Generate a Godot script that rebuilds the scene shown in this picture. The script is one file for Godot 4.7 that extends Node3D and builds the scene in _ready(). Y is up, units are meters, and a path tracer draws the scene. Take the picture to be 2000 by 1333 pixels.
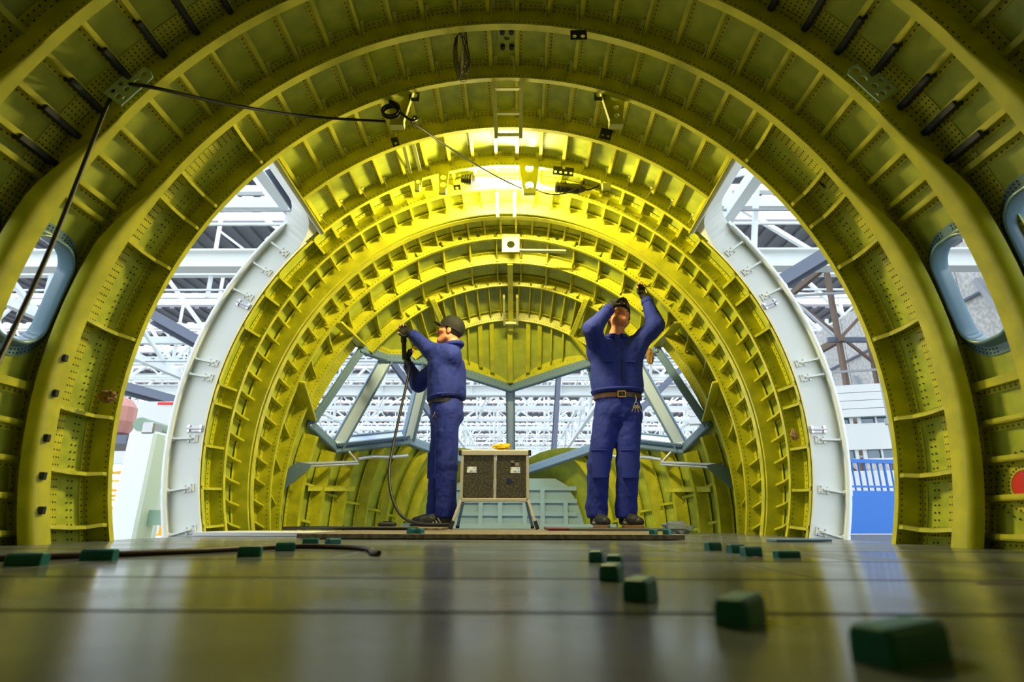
extends Node3D
# A worker-level view inside an airliner nose section under assembly. Units are metres, y up, the fuselage axis runs along -z.
# "D" below is the distance forward of the camera along the fuselage axis (z = -D); a section of the hull is an ellipse.

const STATIONS := [[-5.0, 1.985, 0.62, 2.07], [2.72, 1.985, 0.62, 2.07], [3.6, 1.985, 0.61, 2.06], [3.85, 1.98, 0.59, 2.06], [4.15, 1.94, 0.52, 2.07], [4.48, 1.92, 0.43, 2.12], [4.75, 1.93, 0.25, 2.19], [5.1, 1.85, 0.1, 2.25], [5.5, 1.65, 0.0, 2.13], [6.0, 1.35, -0.05, 1.62], [6.4, 1.12, -0.1, 1.25], [6.8, 0.85, -0.15, 0.95], [7.2, 0.5, -0.2, 0.6], [7.4, 0.2, -0.25, 0.3]]
const WIN_TOP := [[5.0, 49.0], [5.04, 48.1], [5.315, 44.1], [5.615, 33.3], [6.07, 1.0]]
const WIN_LOW := [[4.98, 70.3], [5.34, 71.3], [5.985, 54.1], [6.305, 45.9], [6.975, 1.0]]

var mats := {}
var taken := {}
var unit_box: BoxMesh
var rng := RandomNumberGenerator.new()

# ------------------------------------------------------------------ helpers

func numbered(called: String) -> String:
	taken[called] = taken.get(called, -1) + 1
	return called if taken[called] == 0 else "%s_%03d" % [called, taken[called]]

func thing(called: String, label: String, category: String, at := Vector3.ZERO, group := "", kind := "") -> Node3D:
	var o := Node3D.new()
	o.name = numbered(called)
	add_child(o)
	o.position = at
	o.set_meta("label", label)
	if category: o.set_meta("category", category)
	if group: o.set_meta("group", group)
	if kind: o.set_meta("kind", kind)
	return o

func part(parent: Node, called: String, mesh: Mesh, mat: Material, t := Transform3D()) -> MeshInstance3D:
	var o := MeshInstance3D.new()
	o.name = called
	o.mesh = mesh
	o.material_override = mat
	o.transform = t
	parent.add_child(o, true)
	return o

func begin() -> SurfaceTool:
	var st := SurfaceTool.new()
	st.begin(Mesh.PRIMITIVE_TRIANGLES)
	st.set_smooth_group(-1)
	return st

func done(st: SurfaceTool) -> ArrayMesh:
	st.generate_normals()
	return st.commit()

func quad(st: SurfaceTool, a: Vector3, b: Vector3, c: Vector3, d: Vector3) -> void:
	st.add_vertex(a); st.add_vertex(b); st.add_vertex(c)
	st.add_vertex(a); st.add_vertex(c); st.add_vertex(d)

func tri(st: SurfaceTool, a: Vector3, b: Vector3, c: Vector3) -> void:
	st.add_vertex(a); st.add_vertex(b); st.add_vertex(c)

# eight corners: index bit 0 = x, bit 1 = y, bit 2 = z
func hexa(st: SurfaceTool, p: Array) -> void:
	quad(st, p[0], p[2], p[3], p[1])
	quad(st, p[4], p[5], p[7], p[6])
	quad(st, p[0], p[1], p[5], p[4])
	quad(st, p[2], p[6], p[7], p[3])
	quad(st, p[0], p[4], p[6], p[2])
	quad(st, p[1], p[3], p[7], p[5])

func box(st: SurfaceTool, lo: Vector3, hi: Vector3, t := Transform3D()) -> void:
	var p := []
	for i in 8:
		p.append(t * Vector3(hi.x if i & 1 else lo.x, hi.y if i & 2 else lo.y, hi.z if i & 4 else lo.z))
	hexa(st, p)

# box with chamfered long edges, centred, size s, chamfer c, long axis y
func chamfer_box(st: SurfaceTool, s: Vector3, c: float, t := Transform3D()) -> void:
	var h := s / 2.0
	var ring := [Vector2(h.x - c, h.z), Vector2(h.x, h.z - c), Vector2(h.x, -h.z + c), Vector2(h.x - c, -h.z), Vector2(-h.x + c, -h.z), Vector2(-h.x, -h.z + c), Vector2(-h.x, h.z - c), Vector2(-h.x + c, h.z)]
	var levels := [[-h.y, c], [-h.y + c, 0.0], [h.y - c, 0.0], [h.y, c]]
	var rows := []
	for l in levels:
		var row := []
		for r in ring:
			var k: float = l[1]
			row.append(t * Vector3(clampf(r.x, -h.x + k, h.x - k), l[0], clampf(r.y, -h.z + k, h.z - k)))
		rows.append(row)
	for i in 3:
		for j in 8:
			quad(st, rows[i][j], rows[i][(j + 1) % 8], rows[i + 1][(j + 1) % 8], rows[i + 1][j])
	for j in range(1, 7):
		tri(st, rows[0][0], rows[0][j + 1], rows[0][j])
		tri(st, rows[3][0], rows[3][j], rows[3][j + 1])

# transform whose y axis runs from a to b (scaled), x across, z towards "up"
func along(a: Vector3, b: Vector3, up := Vector3.UP, w := 1.0, h := 1.0, scaled := true) -> Transform3D:
	var y := b - a
	var n := y.normalized()
	var x := n.cross(up)
	if x.length() < 0.01: x = n.cross(Vector3(0.3, 0.1, 1))
	x = x.normalized()
	var z := x.cross(n).normalized()
	return Transform3D(Basis(x * w, y if scaled else n, z * h), (a + b) / 2.0)

func bar(st: SurfaceTool, a: Vector3, b: Vector3, w: float, h: float, up := Vector3.UP) -> void:
	box(st, Vector3(-0.5, -0.5, -0.5), Vector3(0.5, 0.5, 0.5), along(a, b, up, w, h))

func bar_part(parent: Node, called: String, a: Vector3, b: Vector3, w: float, h: float, mat: Material, up := Vector3.UP) -> MeshInstance3D:
	return part(parent, called, unit_box, mat, along(a, b, up, w, h))

func tube(st: SurfaceTool, pts: PackedVector3Array, r: float, n := 8, r_end := -1.0, caps := true) -> void:
	var rows := []
	var side := Vector3.ZERO
	for i in pts.size():
		var t := (pts[mini(i + 1, pts.size() - 1)] - pts[maxi(i - 1, 0)]).normalized()
		if side == Vector3.ZERO:
			side = t.cross(Vector3.UP)
			if side.length() < 0.1: side = t.cross(Vector3.RIGHT)
		side = (side - t * side.dot(t)).normalized()
		var other := t.cross(side)
		var rr := r if r_end < 0.0 else lerpf(r, r_end, float(i) / (pts.size() - 1))
		var row := []
		for k in n:
			var an := TAU * k / n
			row.append(pts[i] + (side * cos(an) + other * sin(an)) * rr)
		rows.append(row)
	st.set_smooth_group(1)
	for i in rows.size() - 1:
		for k in n:
			quad(st, rows[i][k], rows[i + 1][k], rows[i + 1][(k + 1) % n], rows[i][(k + 1) % n])
	st.set_smooth_group(-1)
	if caps:
		for k in range(1, n - 1):
			tri(st, rows[0][0], rows[0][k], rows[0][k + 1])
			tri(st, rows[-1][0], rows[-1][k + 1], rows[-1][k])

func curve(pts: Array, steps := 8) -> PackedVector3Array:
	var out := PackedVector3Array()
	for i in pts.size() - 1:
		var p0: Vector3 = pts[maxi(i - 1, 0)]
		var p1: Vector3 = pts[i]
		var p2: Vector3 = pts[i + 1]
		var p3: Vector3 = pts[mini(i + 2, pts.size() - 1)]
		for k in steps:
			out.append(p1.cubic_interpolate(p2, p0, p3, float(k) / steps))
	out.append(pts[-1])
	return out

# polygon (x, y) extruded by z from 0 to depth
func prism(st: SurfaceTool, poly: PackedVector2Array, depth: float, t := Transform3D()) -> void:
	var ids := Geometry2D.triangulate_polygon(poly)
	for i in range(0, ids.size(), 3):
		var a := poly[ids[i]]; var b := poly[ids[i + 1]]; var c := poly[ids[i + 2]]
		tri(st, t * Vector3(a.x, a.y, 0), t * Vector3(b.x, b.y, 0), t * Vector3(c.x, c.y, 0))
		tri(st, t * Vector3(a.x, a.y, depth), t * Vector3(c.x, c.y, depth), t * Vector3(b.x, b.y, depth))
	for i in poly.size():
		var a := poly[i]; var b := poly[(i + 1) % poly.size()]
		quad(st, t * Vector3(a.x, a.y, 0), t * Vector3(b.x, b.y, 0), t * Vector3(b.x, b.y, depth), t * Vector3(a.x, a.y, depth))

# cut a round hole into an outline by a hair-thin slit to the nearest corner
func with_hole(poly: PackedVector2Array, c: Vector2, r: float, n := 14) -> PackedVector2Array:
	var near := 0
	for i in poly.size():
		if poly[i].distance_to(c) < poly[near].distance_to(c): near = i
	var turn := -1.0 if not Geometry2D.is_polygon_clockwise(poly) else 1.0
	var a0 := (poly[near] - c).angle()
	var out := PackedVector2Array()
	for i in near + 1: out.append(poly[i])
	for k in n + 1:
		var an := a0 + turn * (TAU - 0.004) * k / n + turn * 0.002
		out.append(c + Vector2(cos(an), sin(an)) * r)
	out.append(poly[near] + (poly[near] - c).orthogonal().normalized() * 0.0002 * turn)
	for i in range(near + 1, poly.size()): out.append(poly[i])
	return out

func plate(parent: Node, called: String, poly: PackedVector2Array, holes: Array, depth: float, mat_: Material, t := Transform3D()) -> MeshInstance3D:
	for h in holes: poly = with_hole(poly, Vector2(h[0], h[1]), h[2])
	var st := begin()
	prism(st, poly, depth, t)
	return part(parent, called, done(st), mat_)

func rect(x0: float, y0: float, x1: float, y1: float) -> PackedVector2Array:
	return PackedVector2Array([Vector2(x0, y0), Vector2(x1, y0), Vector2(x1, y1), Vector2(x0, y1)])

# ------------------------------------------------------------------ the hull

func sec(d: float) -> Vector3:
	for i in STATIONS.size() - 1:
		if d <= STATIONS[i + 1][0]:
			var a: Array = STATIONS[i]
			var b: Array = STATIONS[i + 1]
			var t := clampf((d - a[0]) / (b[0] - a[0]), 0.0, 1.0)
			return Vector3(lerpf(a[1], b[1], t), lerpf(a[2], b[2], t), lerpf(a[3], b[3], t))
	return Vector3(0.2, -0.25, 0.3)

# point of the hull at distance d, angle deg from the crown (positive = right), inset inwards
func hull(d: float, deg: float, inset := 0.0) -> Vector3:
	var s := sec(d)
	var a := deg_to_rad(deg)
	var n := Vector2(sin(a) / s.x, cos(a) / s.z).normalized()
	return Vector3(s.x * sin(a) - n.x * inset, s.y + s.z * cos(a) - n.y * inset, -d)

func hull_normal(d: float, deg: float) -> Vector3:
	var s := sec(d)
	var a := deg_to_rad(deg)
	var n := Vector2(sin(a) / s.x, cos(a) / s.z).normalized()
	return Vector3(-n.x, -n.y, 0)

func table(rows: Array, d: float) -> float:
	if d <= rows[0][0]: return rows[0][1]
	for i in rows.size() - 1:
		if d <= rows[i + 1][0]:
			return lerpf(rows[i][1], rows[i + 1][1], (d - rows[i][0]) / (rows[i + 1][0] - rows[i][0]))
	return rows[-1][1]

# profile: array of [r0, r1, d0, d1] rectangles (inset from skin, offset forward), swept from deg0 to deg1 at distance d
func sweep_frame(st: SurfaceTool, d: float, deg0: float, deg1: float, profile: Array, step := 3.0) -> void:
	var n := maxi(1, int(ceil(absf(deg1 - deg0) / step)))
	for r in profile:
		var rows := []
		for i in n + 1:
			var g := lerpf(deg0, deg1, float(i) / n)
			rows.append([hull(d, g, r[0]) - Vector3(0, 0, r[2]), hull(d, g, r[1]) - Vector3(0, 0, r[2]), hull(d, g, r[1]) - Vector3(0, 0, r[3]), hull(d, g, r[0]) - Vector3(0, 0, r[3])])
		st.set_smooth_group(1)
		for k in 4:
			st.set_smooth_group(k + 1)
			for i in n:
				quad(st, rows[i][k], rows[i][(k + 1) % 4], rows[i + 1][(k + 1) % 4], rows[i + 1][k])
		st.set_smooth_group(-1)
		quad(st, rows[0][0], rows[0][3], rows[0][2], rows[0][1])
		quad(st, rows[n][0], rows[n][1], rows[n][2], rows[n][3])

func frame_profile(dep: float, fl := 0.035, ofl := 0.03) -> Array:
	return [[0.0, dep, 0.0, 0.005], [dep - 0.005, dep, 0.005, fl], [0.0015, 0.0045, -ofl, 0.0]]

var rivet_spots := []
func rivet(p: Vector3, n: Vector3) -> void:
	rivet_spots.append([p, n])

func flush_rivets(parent: Node, mat: Material) -> void:
	var dome := SphereMesh.new()
	dome.radius = 0.0046
	dome.height = 0.0058
	dome.is_hemisphere = false
	dome.radial_segments = 6
	dome.rings = 2
	var mm := MultiMesh.new()
	mm.transform_format = MultiMesh.TRANSFORM_3D
	mm.mesh = dome
	mm.instance_count = rivet_spots.size()
	for i in rivet_spots.size():
		var n: Vector3 = rivet_spots[i][1].normalized()
		var x := n.cross(Vector3(0.31, 0.2, 1)).normalized()
		mm.set_instance_transform(i, Transform3D(Basis(x, n, x.cross(n)), rivet_spots[i][0]))
	var o := MultiMeshInstance3D.new()
	o.name = "rivets"
	o.multimesh = mm
	o.material_override = mat
	o.set_meta("kind", "stuff")
	parent.add_child(o, true)
	rivet_spots = []

func skin_patch(st: SurfaceTool, d0: float, d1: float, deg0: float, deg1: float, nd := 1, step := 4.0) -> void:
	var n := maxi(1, int(ceil(absf(deg1 - deg0) / step)))
	st.set_smooth_group(1)
	for i in nd:
		var da := lerpf(d0, d1, float(i) / nd)
		var db := lerpf(d0, d1, float(i + 1) / nd)
		for k in n:
			var ga := lerpf(deg0, deg1, float(k) / n)
			var gb := lerpf(deg0, deg1, float(k + 1) / n)
			quad(st, hull(da, ga), hull(da, gb), hull(db, gb), hull(db, ga))
	st.set_smooth_group(-1)

var stringer_mesh: ArrayMesh
var rib_mesh: ArrayMesh
var clip_mesh: ArrayMesh
func make_shared() -> void:
	unit_box = BoxMesh.new()
	var st := begin()
	box(st, Vector3(-0.024, 0.0005, 0), Vector3(0, 0.004, 1))
	box(st, Vector3(-0.0022, 0.0, 0), Vector3(0.0022, 0.034, 1))
	box(st, Vector3(0.0, 0.030, 0), Vector3(0.020, 0.034, 1))
	stringer_mesh = done(st)
	st = begin()
	box(st, Vector3(-0.028, 0.0005, 0), Vector3(0, 0.004, 1))
	var rw := [[0.0, 0.086], [0.18, 0.068], [0.6, 0.052], [1.0, 0.060]]
	for i in 3:
		var z0: float = rw[i][0]
		var z1: float = rw[i + 1][0]
		var h0: float = rw[i][1]
		var h1: float = rw[i + 1][1]
		hexa(st, [Vector3(-0.0018, 0, z0), Vector3(0.0018, 0, z0), Vector3(-0.0018, h0, z0), Vector3(0.0018, h0, z0), Vector3(-0.0018, 0, z1), Vector3(0.0018, 0, z1), Vector3(-0.0018, h1, z1), Vector3(0.0018, h1, z1)])
		hexa(st, [Vector3(-0.0018, h0 - 0.003, z0), Vector3(0.013, h0 - 0.003, z0), Vector3(-0.0018, h0, z0), Vector3(0.013, h0, z0), Vector3(-0.0018, h1 - 0.003, z1), Vector3(0.013, h1 - 0.003, z1), Vector3(-0.0018, h1, z1), Vector3(0.013, h1, z1)])
	rib_mesh = done(st)
	st = begin()
	prism(st, PackedVector2Array([Vector2(0, 0), Vector2(0.06, 0), Vector2(0.052, 0.02), Vector2(0.012, 0.055), Vector2(0, 0.055)]), 0.004, Transform3D(Basis(Vector3(0, 0, -1), Vector3(0, 1, 0), Vector3(1, 0, 0)), Vector3.ZERO))
	box(st, Vector3(0, 0.0, -0.055), Vector3(0.022, 0.004, 0))
	clip_mesh = done(st)

# a stringer between two frames along constant angle (or from angle g0 to g1)
func stringer(parent: Node, d0: float, d1: float, g0: float, g1: float, mat: Material, mesh: Mesh, called := "stringer", rivets := true, flip := false) -> void:
	var p0 := hull(d0, g0)
	var p1 := hull(d1, g1)
	var y := hull_normal((d0 + d1) / 2, (g0 + g1) / 2)
	var z := p1 - p0
	var x := y.cross(z).normalized()
	y = z.cross(x).normalized()
	var f := -1.0 if flip else 1.0
	part(parent, called, mesh, mat, Transform3D(Basis(x * f, y, z), p0))
	if rivets:
		var n := int(z.length() / 0.024)
		for i in range(1, n):
			rivet(p0 + z * (float(i) / n) - x * f * 0.013 + y * 0.004, y)

# ------------------------------------------------------------------ materials

func noise_tex(freq: float, lo: Color, hi: Color, oct := 4, size := 512, seed_ := 1) -> NoiseTexture2D:
	var n := FastNoiseLite.new()
	n.seed = seed_
	n.frequency = freq
	n.fractal_octaves = oct
	var t := NoiseTexture2D.new()
	t.width = size
	t.height = size
	t.seamless = true
	t.noise = n
	var g := Gradient.new()
	g.colors = PackedColorArray([lo, hi])
	g.offsets = PackedFloat32Array([0.25, 0.75])
	t.color_ramp = g
	return t

func mat(called: String, c: Color, rough := 0.6, metal := 0.0) -> StandardMaterial3D:
	var m := StandardMaterial3D.new()
	m.resource_name = called
	m.albedo_color = c
	m.roughness = rough
	m.metallic = metal
	mats[called] = m
	return m

func textured(m: StandardMaterial3D, tex: Texture2D, scale: float) -> void:
	m.albedo_texture = tex
	m.uv1_triplanar = true
	m.uv1_world_triplanar = true
	m.uv1_scale = Vector3.ONE * scale

func make_materials() -> void:
	var mottled := noise_tex(0.012, Color(0.86, 0.88, 0.84), Color(1, 1, 1), 4, 512, 3)
	textured(mat("primer", Color(0.80, 0.785, 0.155), 0.40), mottled, 0.9)
	textured(mat("primer_skin", Color(0.71, 0.745, 0.24), 0.36), mottled, 1.3)
	mat("primer_rivet", Color(0.20, 0.21, 0.07), 0.5)
	mat("primer_pale", Color(0.80, 0.80, 0.45), 0.45)
	mat("primer_green", Color(0.68, 0.76, 0.25), 0.45)
	mat("dark_fitting", Color(0.10, 0.12, 0.14), 0.5)
	mat("blue_grey", Color(0.40, 0.51, 0.63), 0.4)
	mat("pale_blue_grey", Color(0.80, 0.88, 1.0), 0.35)
	mat("teal_grey", Color(0.60, 0.71, 0.76), 0.4)
	mat("window_pan", Color(0.42, 0.55, 0.62), 0.25)
	mat("door_white", Color(0.86, 0.88, 0.86), 0.35)
	mat("steel", Color(0.62, 0.62, 0.62), 0.35, 0.8)
	mat("aluminium", Color(0.80, 0.81, 0.83), 0.3, 0.7)
	mat("black_rubber", Color(0.035, 0.035, 0.04), 0.55)
	mat("cable_black", Color(0.05, 0.04, 0.045), 0.5)
	mat("truss_white", Color(0.90, 0.92, 0.92), 0.6)
	mat("beam_grey", Color(0.36, 0.39, 0.46), 0.5)
	mat("beam_brown", Color(0.45, 0.38, 0.33), 0.7)
	mat("roof_deck", Color(0.40, 0.40, 0.42), 0.8)
	mat("concrete", Color(0.50, 0.50, 0.48), 0.8)
	mat("wall_white", Color(0.82, 0.83, 0.83), 0.8)
	mat("blue_paint", Color(0.01, 0.38, 0.72), 0.45)
	mat("yellow_paint", Color(0.95, 0.68, 0.05), 0.45)
	mat("green_rubber", Color(0.04, 0.44, 0.45), 0.5)
	mat("seam_dark", Color(0.10, 0.075, 0.065), 0.7)
	mat("port_red", Color(0.85, 0.10, 0.08), 0.5)
	mat("port_blue", Color(0.06, 0.28, 0.72), 0.5)
	mat("wire_brown", Color(0.16, 0.10, 0.08), 0.6)
	mat("cable_brown", Color(0.22, 0.12, 0.08), 0.5)
	mat("board_grey", Color(0.30, 0.30, 0.26), 0.5)
	mat("rag_tan", Color(0.55, 0.42, 0.24), 0.9)
	mat("yellow_cloth", Color(0.90, 0.72, 0.12), 0.9)
	mat("plastic", Color(0.78, 0.80, 0.80), 0.3)
	mat("stand_frame", Color(0.76, 0.73, 0.68), 0.4, 0.3)
	textured(mat("chequer", Color(0.60, 0.58, 0.54), 0.30, 0.75), noise_tex(0.03, Color(0.74, 0.73, 0.71), Color(1, 1, 1), 5, 256, 41), 6.0)
	mat("sticker_white", Color(0.86, 0.88, 0.90), 0.5)
	mat("sticker_blue", Color(0.08, 0.35, 0.75), 0.5)
	mat("sticker_grey", Color(0.50, 0.48, 0.44), 0.5)
	mat("navy", Color(0.10, 0.10, 0.32), 0.5)
	mat("skin", Color(0.78, 0.50, 0.37), 0.5)
	mat("lip", Color(0.60, 0.30, 0.25), 0.5)
	mat("hair_dark", Color(0.07, 0.05, 0.04), 0.7)
	mat("eye_white", Color(0.80, 0.78, 0.74), 0.2)
	mat("eye_dark", Color(0.06, 0.05, 0.05), 0.2)
	mat("workwear", Color(0.025, 0.12, 0.50), 0.85)
	mat("workwear_dark", Color(0.03, 0.05, 0.18), 0.7)
	mat("glove_black", Color(0.045, 0.045, 0.05), 0.8)
	mat("cap_black", Color(0.04, 0.04, 0.045), 0.85)
	mat("leather_brown", Color(0.22, 0.12, 0.07), 0.5)
	mat("brass", Color(0.75, 0.60, 0.30), 0.3, 0.8)
	mat("shoe_black", Color(0.05, 0.05, 0.055), 0.6)
	mat("shoe_stripe", Color(0.75, 0.70, 0.66), 0.6)
	mat("gum_sole", Color(0.50, 0.36, 0.27), 0.7)
	mat("pipe_grey", Color(0.62, 0.64, 0.66), 0.5)
	mat("pipe_green", Color(0.55, 0.66, 0.58), 0.5)
	mat("pink_wrap", Color(0.80, 0.55, 0.53), 0.35)
	mat("far_glass", Color(0.22, 0.38, 0.46), 0.1)
	textured(mat("wall_streaked", Color(0.80, 0.80, 0.79), 0.8), noise_tex(0.02, Color(0.86, 0.85, 0.84), Color(1, 1, 1), 5, 512, 33), 0.6)
	mat("plate_grey", Color(0.70, 0.80, 0.88), 0.45)
	mat("maroon", Color(0.35, 0.08, 0.12), 0.5)
	var f := mat("floor_panel", Color(0.44, 0.46, 0.47), 0.16)
	textured(f, noise_tex(0.008, Color(0.84, 0.83, 0.80), Color(1, 1, 1), 5, 512, 9), 0.5)
	f.roughness_texture = noise_tex(0.006, Color(0.62, 0.62, 0.62), Color(1, 1, 1), 3, 512, 12)
	f.roughness = 0.24
	f.metallic_specular = 0.18
	var w := mat("plywood", Color(0.52, 0.47, 0.38), 0.6)
	textured(w, noise_tex(0.02, Color(0.75, 0.72, 0.70), Color(1, 1, 1), 5, 512, 21), 2.0)

# ------------------------------------------------------------------ scene

func _ready() -> void:
	rng.seed = 7
	# camera: lying on the cabin floor, looking forward and up, 20 mm lens at f/2.8 focused on the workers
	var cam := Camera3D.new()
	cam.name = "camera"
	add_child(cam)
	cam.transform = Transform3D(Basis(Vector3(0.99995, 0.00303, -0.00967), Vector3(0.0, 0.95409, 0.29953), Vector3(0.01013, -0.29951, 0.95404)).orthonormalized(), Vector3(0.0806, 0.10, 0.0))
	var lens := CameraAttributesPhysical.new()
	lens.frustum_focal_length = 20.0
	lens.frustum_focus_distance = 4.6
	lens.frustum_near = 0.02
	lens.frustum_far = 400.0
	lens.exposure_aperture = 2.8
	cam.attributes = lens
	cam.fov = 61.93
	cam.current = true
	# bright overcast sky above the hangar's skylights
	var env := Environment.new()
	var sky := Sky.new()
	var sm := ProceduralSkyMaterial.new()
	sm.sky_top_color = Color(0.90, 0.95, 1.0)
	sm.sky_horizon_color = Color(0.96, 0.98, 1.0)
	sm.ground_bottom_color = Color(0.55, 0.55, 0.55)
	sm.ground_horizon_color = Color(0.75, 0.76, 0.78)
	sm.sun_angle_max = 0.0
	sky.sky_material = sm
	env.background_mode = Environment.BG_SKY
	env.sky = sky
	env.background_energy_multiplier = 5.8
	env.tonemap_mode = Environment.TONE_MAPPER_LINEAR
	env.tonemap_exposure = 1.0
	env.sdfgi_enabled = true
	env.ssao_enabled = true
	env.ssil_enabled = true
	var we := WorldEnvironment.new()
	we.name = "environment"
	we.environment = env
	add_child(we)
	make_shared()
	make_materials()
	build_cabin()
	build_cockpit()
	build_windshield()
	build_doors()
	build_cabin_windows()
	build_floor()
	build_hangar()
	build_hangar_things()
	build_work_light()
	build_cables()
	build_floor_things()
	build_stand()
	build_people()

const FRAMES := [-3.6, -2.82, -2.04, -1.26, -0.39, 0.39, 0.78, 1.17, 1.56, 1.955, 2.34, 2.72, 3.15]
const DOOR_TOP := 43.5

func in_window_bay(i: int) -> bool:
	return i >= 7 and i <= 9

func build_cabin() -> void:
	var wall := thing("wall_cabin", "yellow-green primed cabin barrel of ring frames, stringers and skin", "", Vector3.ZERO, "", "structure")
	var primer: Material = mats.primer
	# skin, one sheet for each bay
	for i in FRAMES.size():
		var d0: float = FRAMES[i]
		var d1: float = FRAMES[i + 1] if i + 1 < FRAMES.size() else 3.6
		var st := begin()
		if d0 >= 2.7:
			skin_patch(st, d0, d1, -DOOR_TOP, DOOR_TOP)
		elif in_window_bay(i):
			skin_patch(st, d0, d1, -118, -90)
			skin_patch(st, d0, d1, -68, 68)
			skin_patch(st, d0, d1, 90, 118)
			for s: float in [-1.0, 1.0]:
				window_patch(st, d0, d1, s)
		else:
			skin_patch(st, d0, d1, -118, 118)
		part(wall, "skin_panel", done(st), mats.primer_skin)
	# unseen end wall behind the camera, placed to keep daylight off the near frames
	var aft := begin()
	var ring := PackedVector2Array()
	for k in 48:
		var p := hull(-3.6, 7.5 * k)
		ring.append(Vector2(p.x, p.y))
	prism(aft, ring, 0.02, Transform3D(Basis(), Vector3(0, 0, 3.6)))
	part(wall, "unseen_aft_closure", done(aft), mats.primer_skin)
	# ring frames
	for i in FRAMES.size():
		var d: float = FRAMES[i]
		if d < 1.0: continue
		var st := begin()
		var dep := 0.115
		var lim := 112.0 if d < 2.8 else DOOR_TOP
		sweep_frame(st, d, -lim, lim, frame_profile(dep, 0.04 if d < 2.5 else 0.03))
		part(wall, "frame", done(st), primer)
		var g := -lim
		while g < lim:
			for off: float in [-0.016, 0.02, 0.036]:
				rivet(hull(d, g, 0.005) - Vector3(0, 0, off), hull_normal(d, g))
			rivet(hull(d, g, 0.018), Vector3(0, 0, 1))
			rivet(hull(d, g, 0.1), Vector3(0, 0, 1))
			g += 0.75
	# broad rolled inner flanges of the frames beside the windows
	for d: float in [1.56, 1.955, 2.34]:
		for s: float in [-1.0, 1.0]:
			var st := begin()
			st.set_smooth_group(1)
			var rows := []
			for i in 25:
				var g := lerpf(57.0, 111.0, i / 24.0) * s
				var grow := smoothstep(57.0, 72.0, absf(g))
				var row := []
				for k in 7:
					var f := k / 6.0
					row.append(hull(d, g, 0.117 - 0.05 * f * f * f * grow) + Vector3(0, 0, -0.012 + (0.012 + 0.063 * grow) * sin(f * 1.35)))
				rows.append(row)
			for i in 24:
				for k in 6: quad(st, rows[i][k], rows[i][k + 1], rows[i + 1][k + 1], rows[i + 1][k])
			part(wall, "rolled_flange", done(st), mats.primer)
	# stringers
	for i in range(6, FRAMES.size()):
		var d0: float = FRAMES[i] + 0.006
		var d1: float = FRAMES[i + 1] if i + 1 < FRAMES.size() else 3.6
		if d0 < 1.1: continue
		for k in range(0, 30):
			var g := 2.5 + 5.0 * k
			if g > 57.0: g = 57.5 + 4.1 * (k - 11)
			if g > 108.0: break
			for s: float in [-1.0, 1.0]:
				if d0 > 2.7 and g > DOOR_TOP - 1.0: continue
				if d0 > 2.3 and d0 < 2.6 and g > 44.0: continue
				if in_window_bay(i) and g > 69.0 and g < 89.0: continue
				stringer(wall, d0, d1, g * s, g * s, primer, stringer_mesh, "stringer", true, s > 0)
				if g < 45.0 and d0 > 1.9 and d0 < 3.2:
					clip(wall, d1, g * s, s)
	# window-belt stringers above and below the openings
	for i in range(7, 10):
		for s: float in [-1.0, 1.0]:
			for g: float in [68.0, 90.0]:
				stringer(wall, FRAMES[i] + 0.006, FRAMES[i + 1], g * s, g * s, primer, stringer_mesh, "stringer", true, s > 0)
	# door-side intercostals between the last two full frames
	for s: float in [-1.0, 1.0]:
		for g: float in [45.5, 55.8, 60.4, 68.0, 79.9, 91.5, 99.2, 106.0]:
			intercostal(wall, 2.345, 2.72, g * s, s, 0.11)
		# doubler strip with rows of rivets beside the door frame
		var st := begin()
		skin_strip(st, 2.50, 2.56, 46.0 * s, 112.0 * s, 0.004)
		part(wall, "doubler", done(st), mats.primer)
		for row: float in [2.508, 2.522, 2.538, 2.552, 2.62, 2.645]:
			var g := 46.0
			while g < 111.0:
				rivet(hull(row, g * s, 0.004), hull_normal(row, g * s))
				g += 0.9
	for g: float in [-86.5, -91.0, -96.5, -101.0, -105.0]:
		var cc := begin()
		var cp := hull(2.33, g, 0.118)
		chamfer_box(cc, Vector3(0.022, 0.03, 0.022), 0.003, along(cp, cp + Vector3(0, 0.03, 0), hull_normal(2.33, g), 1, 1, false))
		part(wall, "cable_clamp", done(cc), mats.dark_fitting)
	for g: float in [-74.0, -71.5, 73.0]:
		var cc := begin()
		var cp := hull(2.76, g, 0.075)
		chamfer_box(cc, Vector3(0.05, 0.045, 0.03), 0.004, along(cp, cp + Vector3(0, 0.045, 0), Vector3.BACK, 1, 1, false))
		part(wall, "hinge_fitting", done(cc), mats.steel)
	# circumferential splice strap ahead of the second frame, with dark stringer couplings
	for s: float in [-1.0, 1.0]:
		var st := begin()
		skin_strip(st, 1.86, 1.945, 12.0 * s, 112.0 * s, 0.005)
		part(wall, "splice_strap", done(st), mats.primer)
		for row: float in [1.868, 1.885, 1.905, 1.922, 1.938]:
			var g := 12.0
			while g < 111.0:
				rivet(hull(row, g * s, 0.005), hull_normal(row, g * s))
				g += 0.62
		for k in range(3, 24):
			var g := 2.5 + 5.0 * k
			if g > 57.0: g = 57.5 + 4.1 * (k - 11)
			if g > 68.5: break
			var p0 := hull(1.77, g * s, 0.006)
			var p1 := hull(1.953, g * s, 0.006)
			var y := hull_normal(1.9, g * s)
			var c := begin()
			chamfer_box(c, Vector3(0.026, (p1 - p0).length(), 0.04), 0.004, along(p0, p1, y, 1, 1, false).translated_local(Vector3(0, 0, 0.02)))
			part(wall, "stringer_coupling", done(c), mats.dark_fitting)
	flush_rivets(wall, mats.primer_rivet)
	build_crown_brackets(wall)

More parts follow.
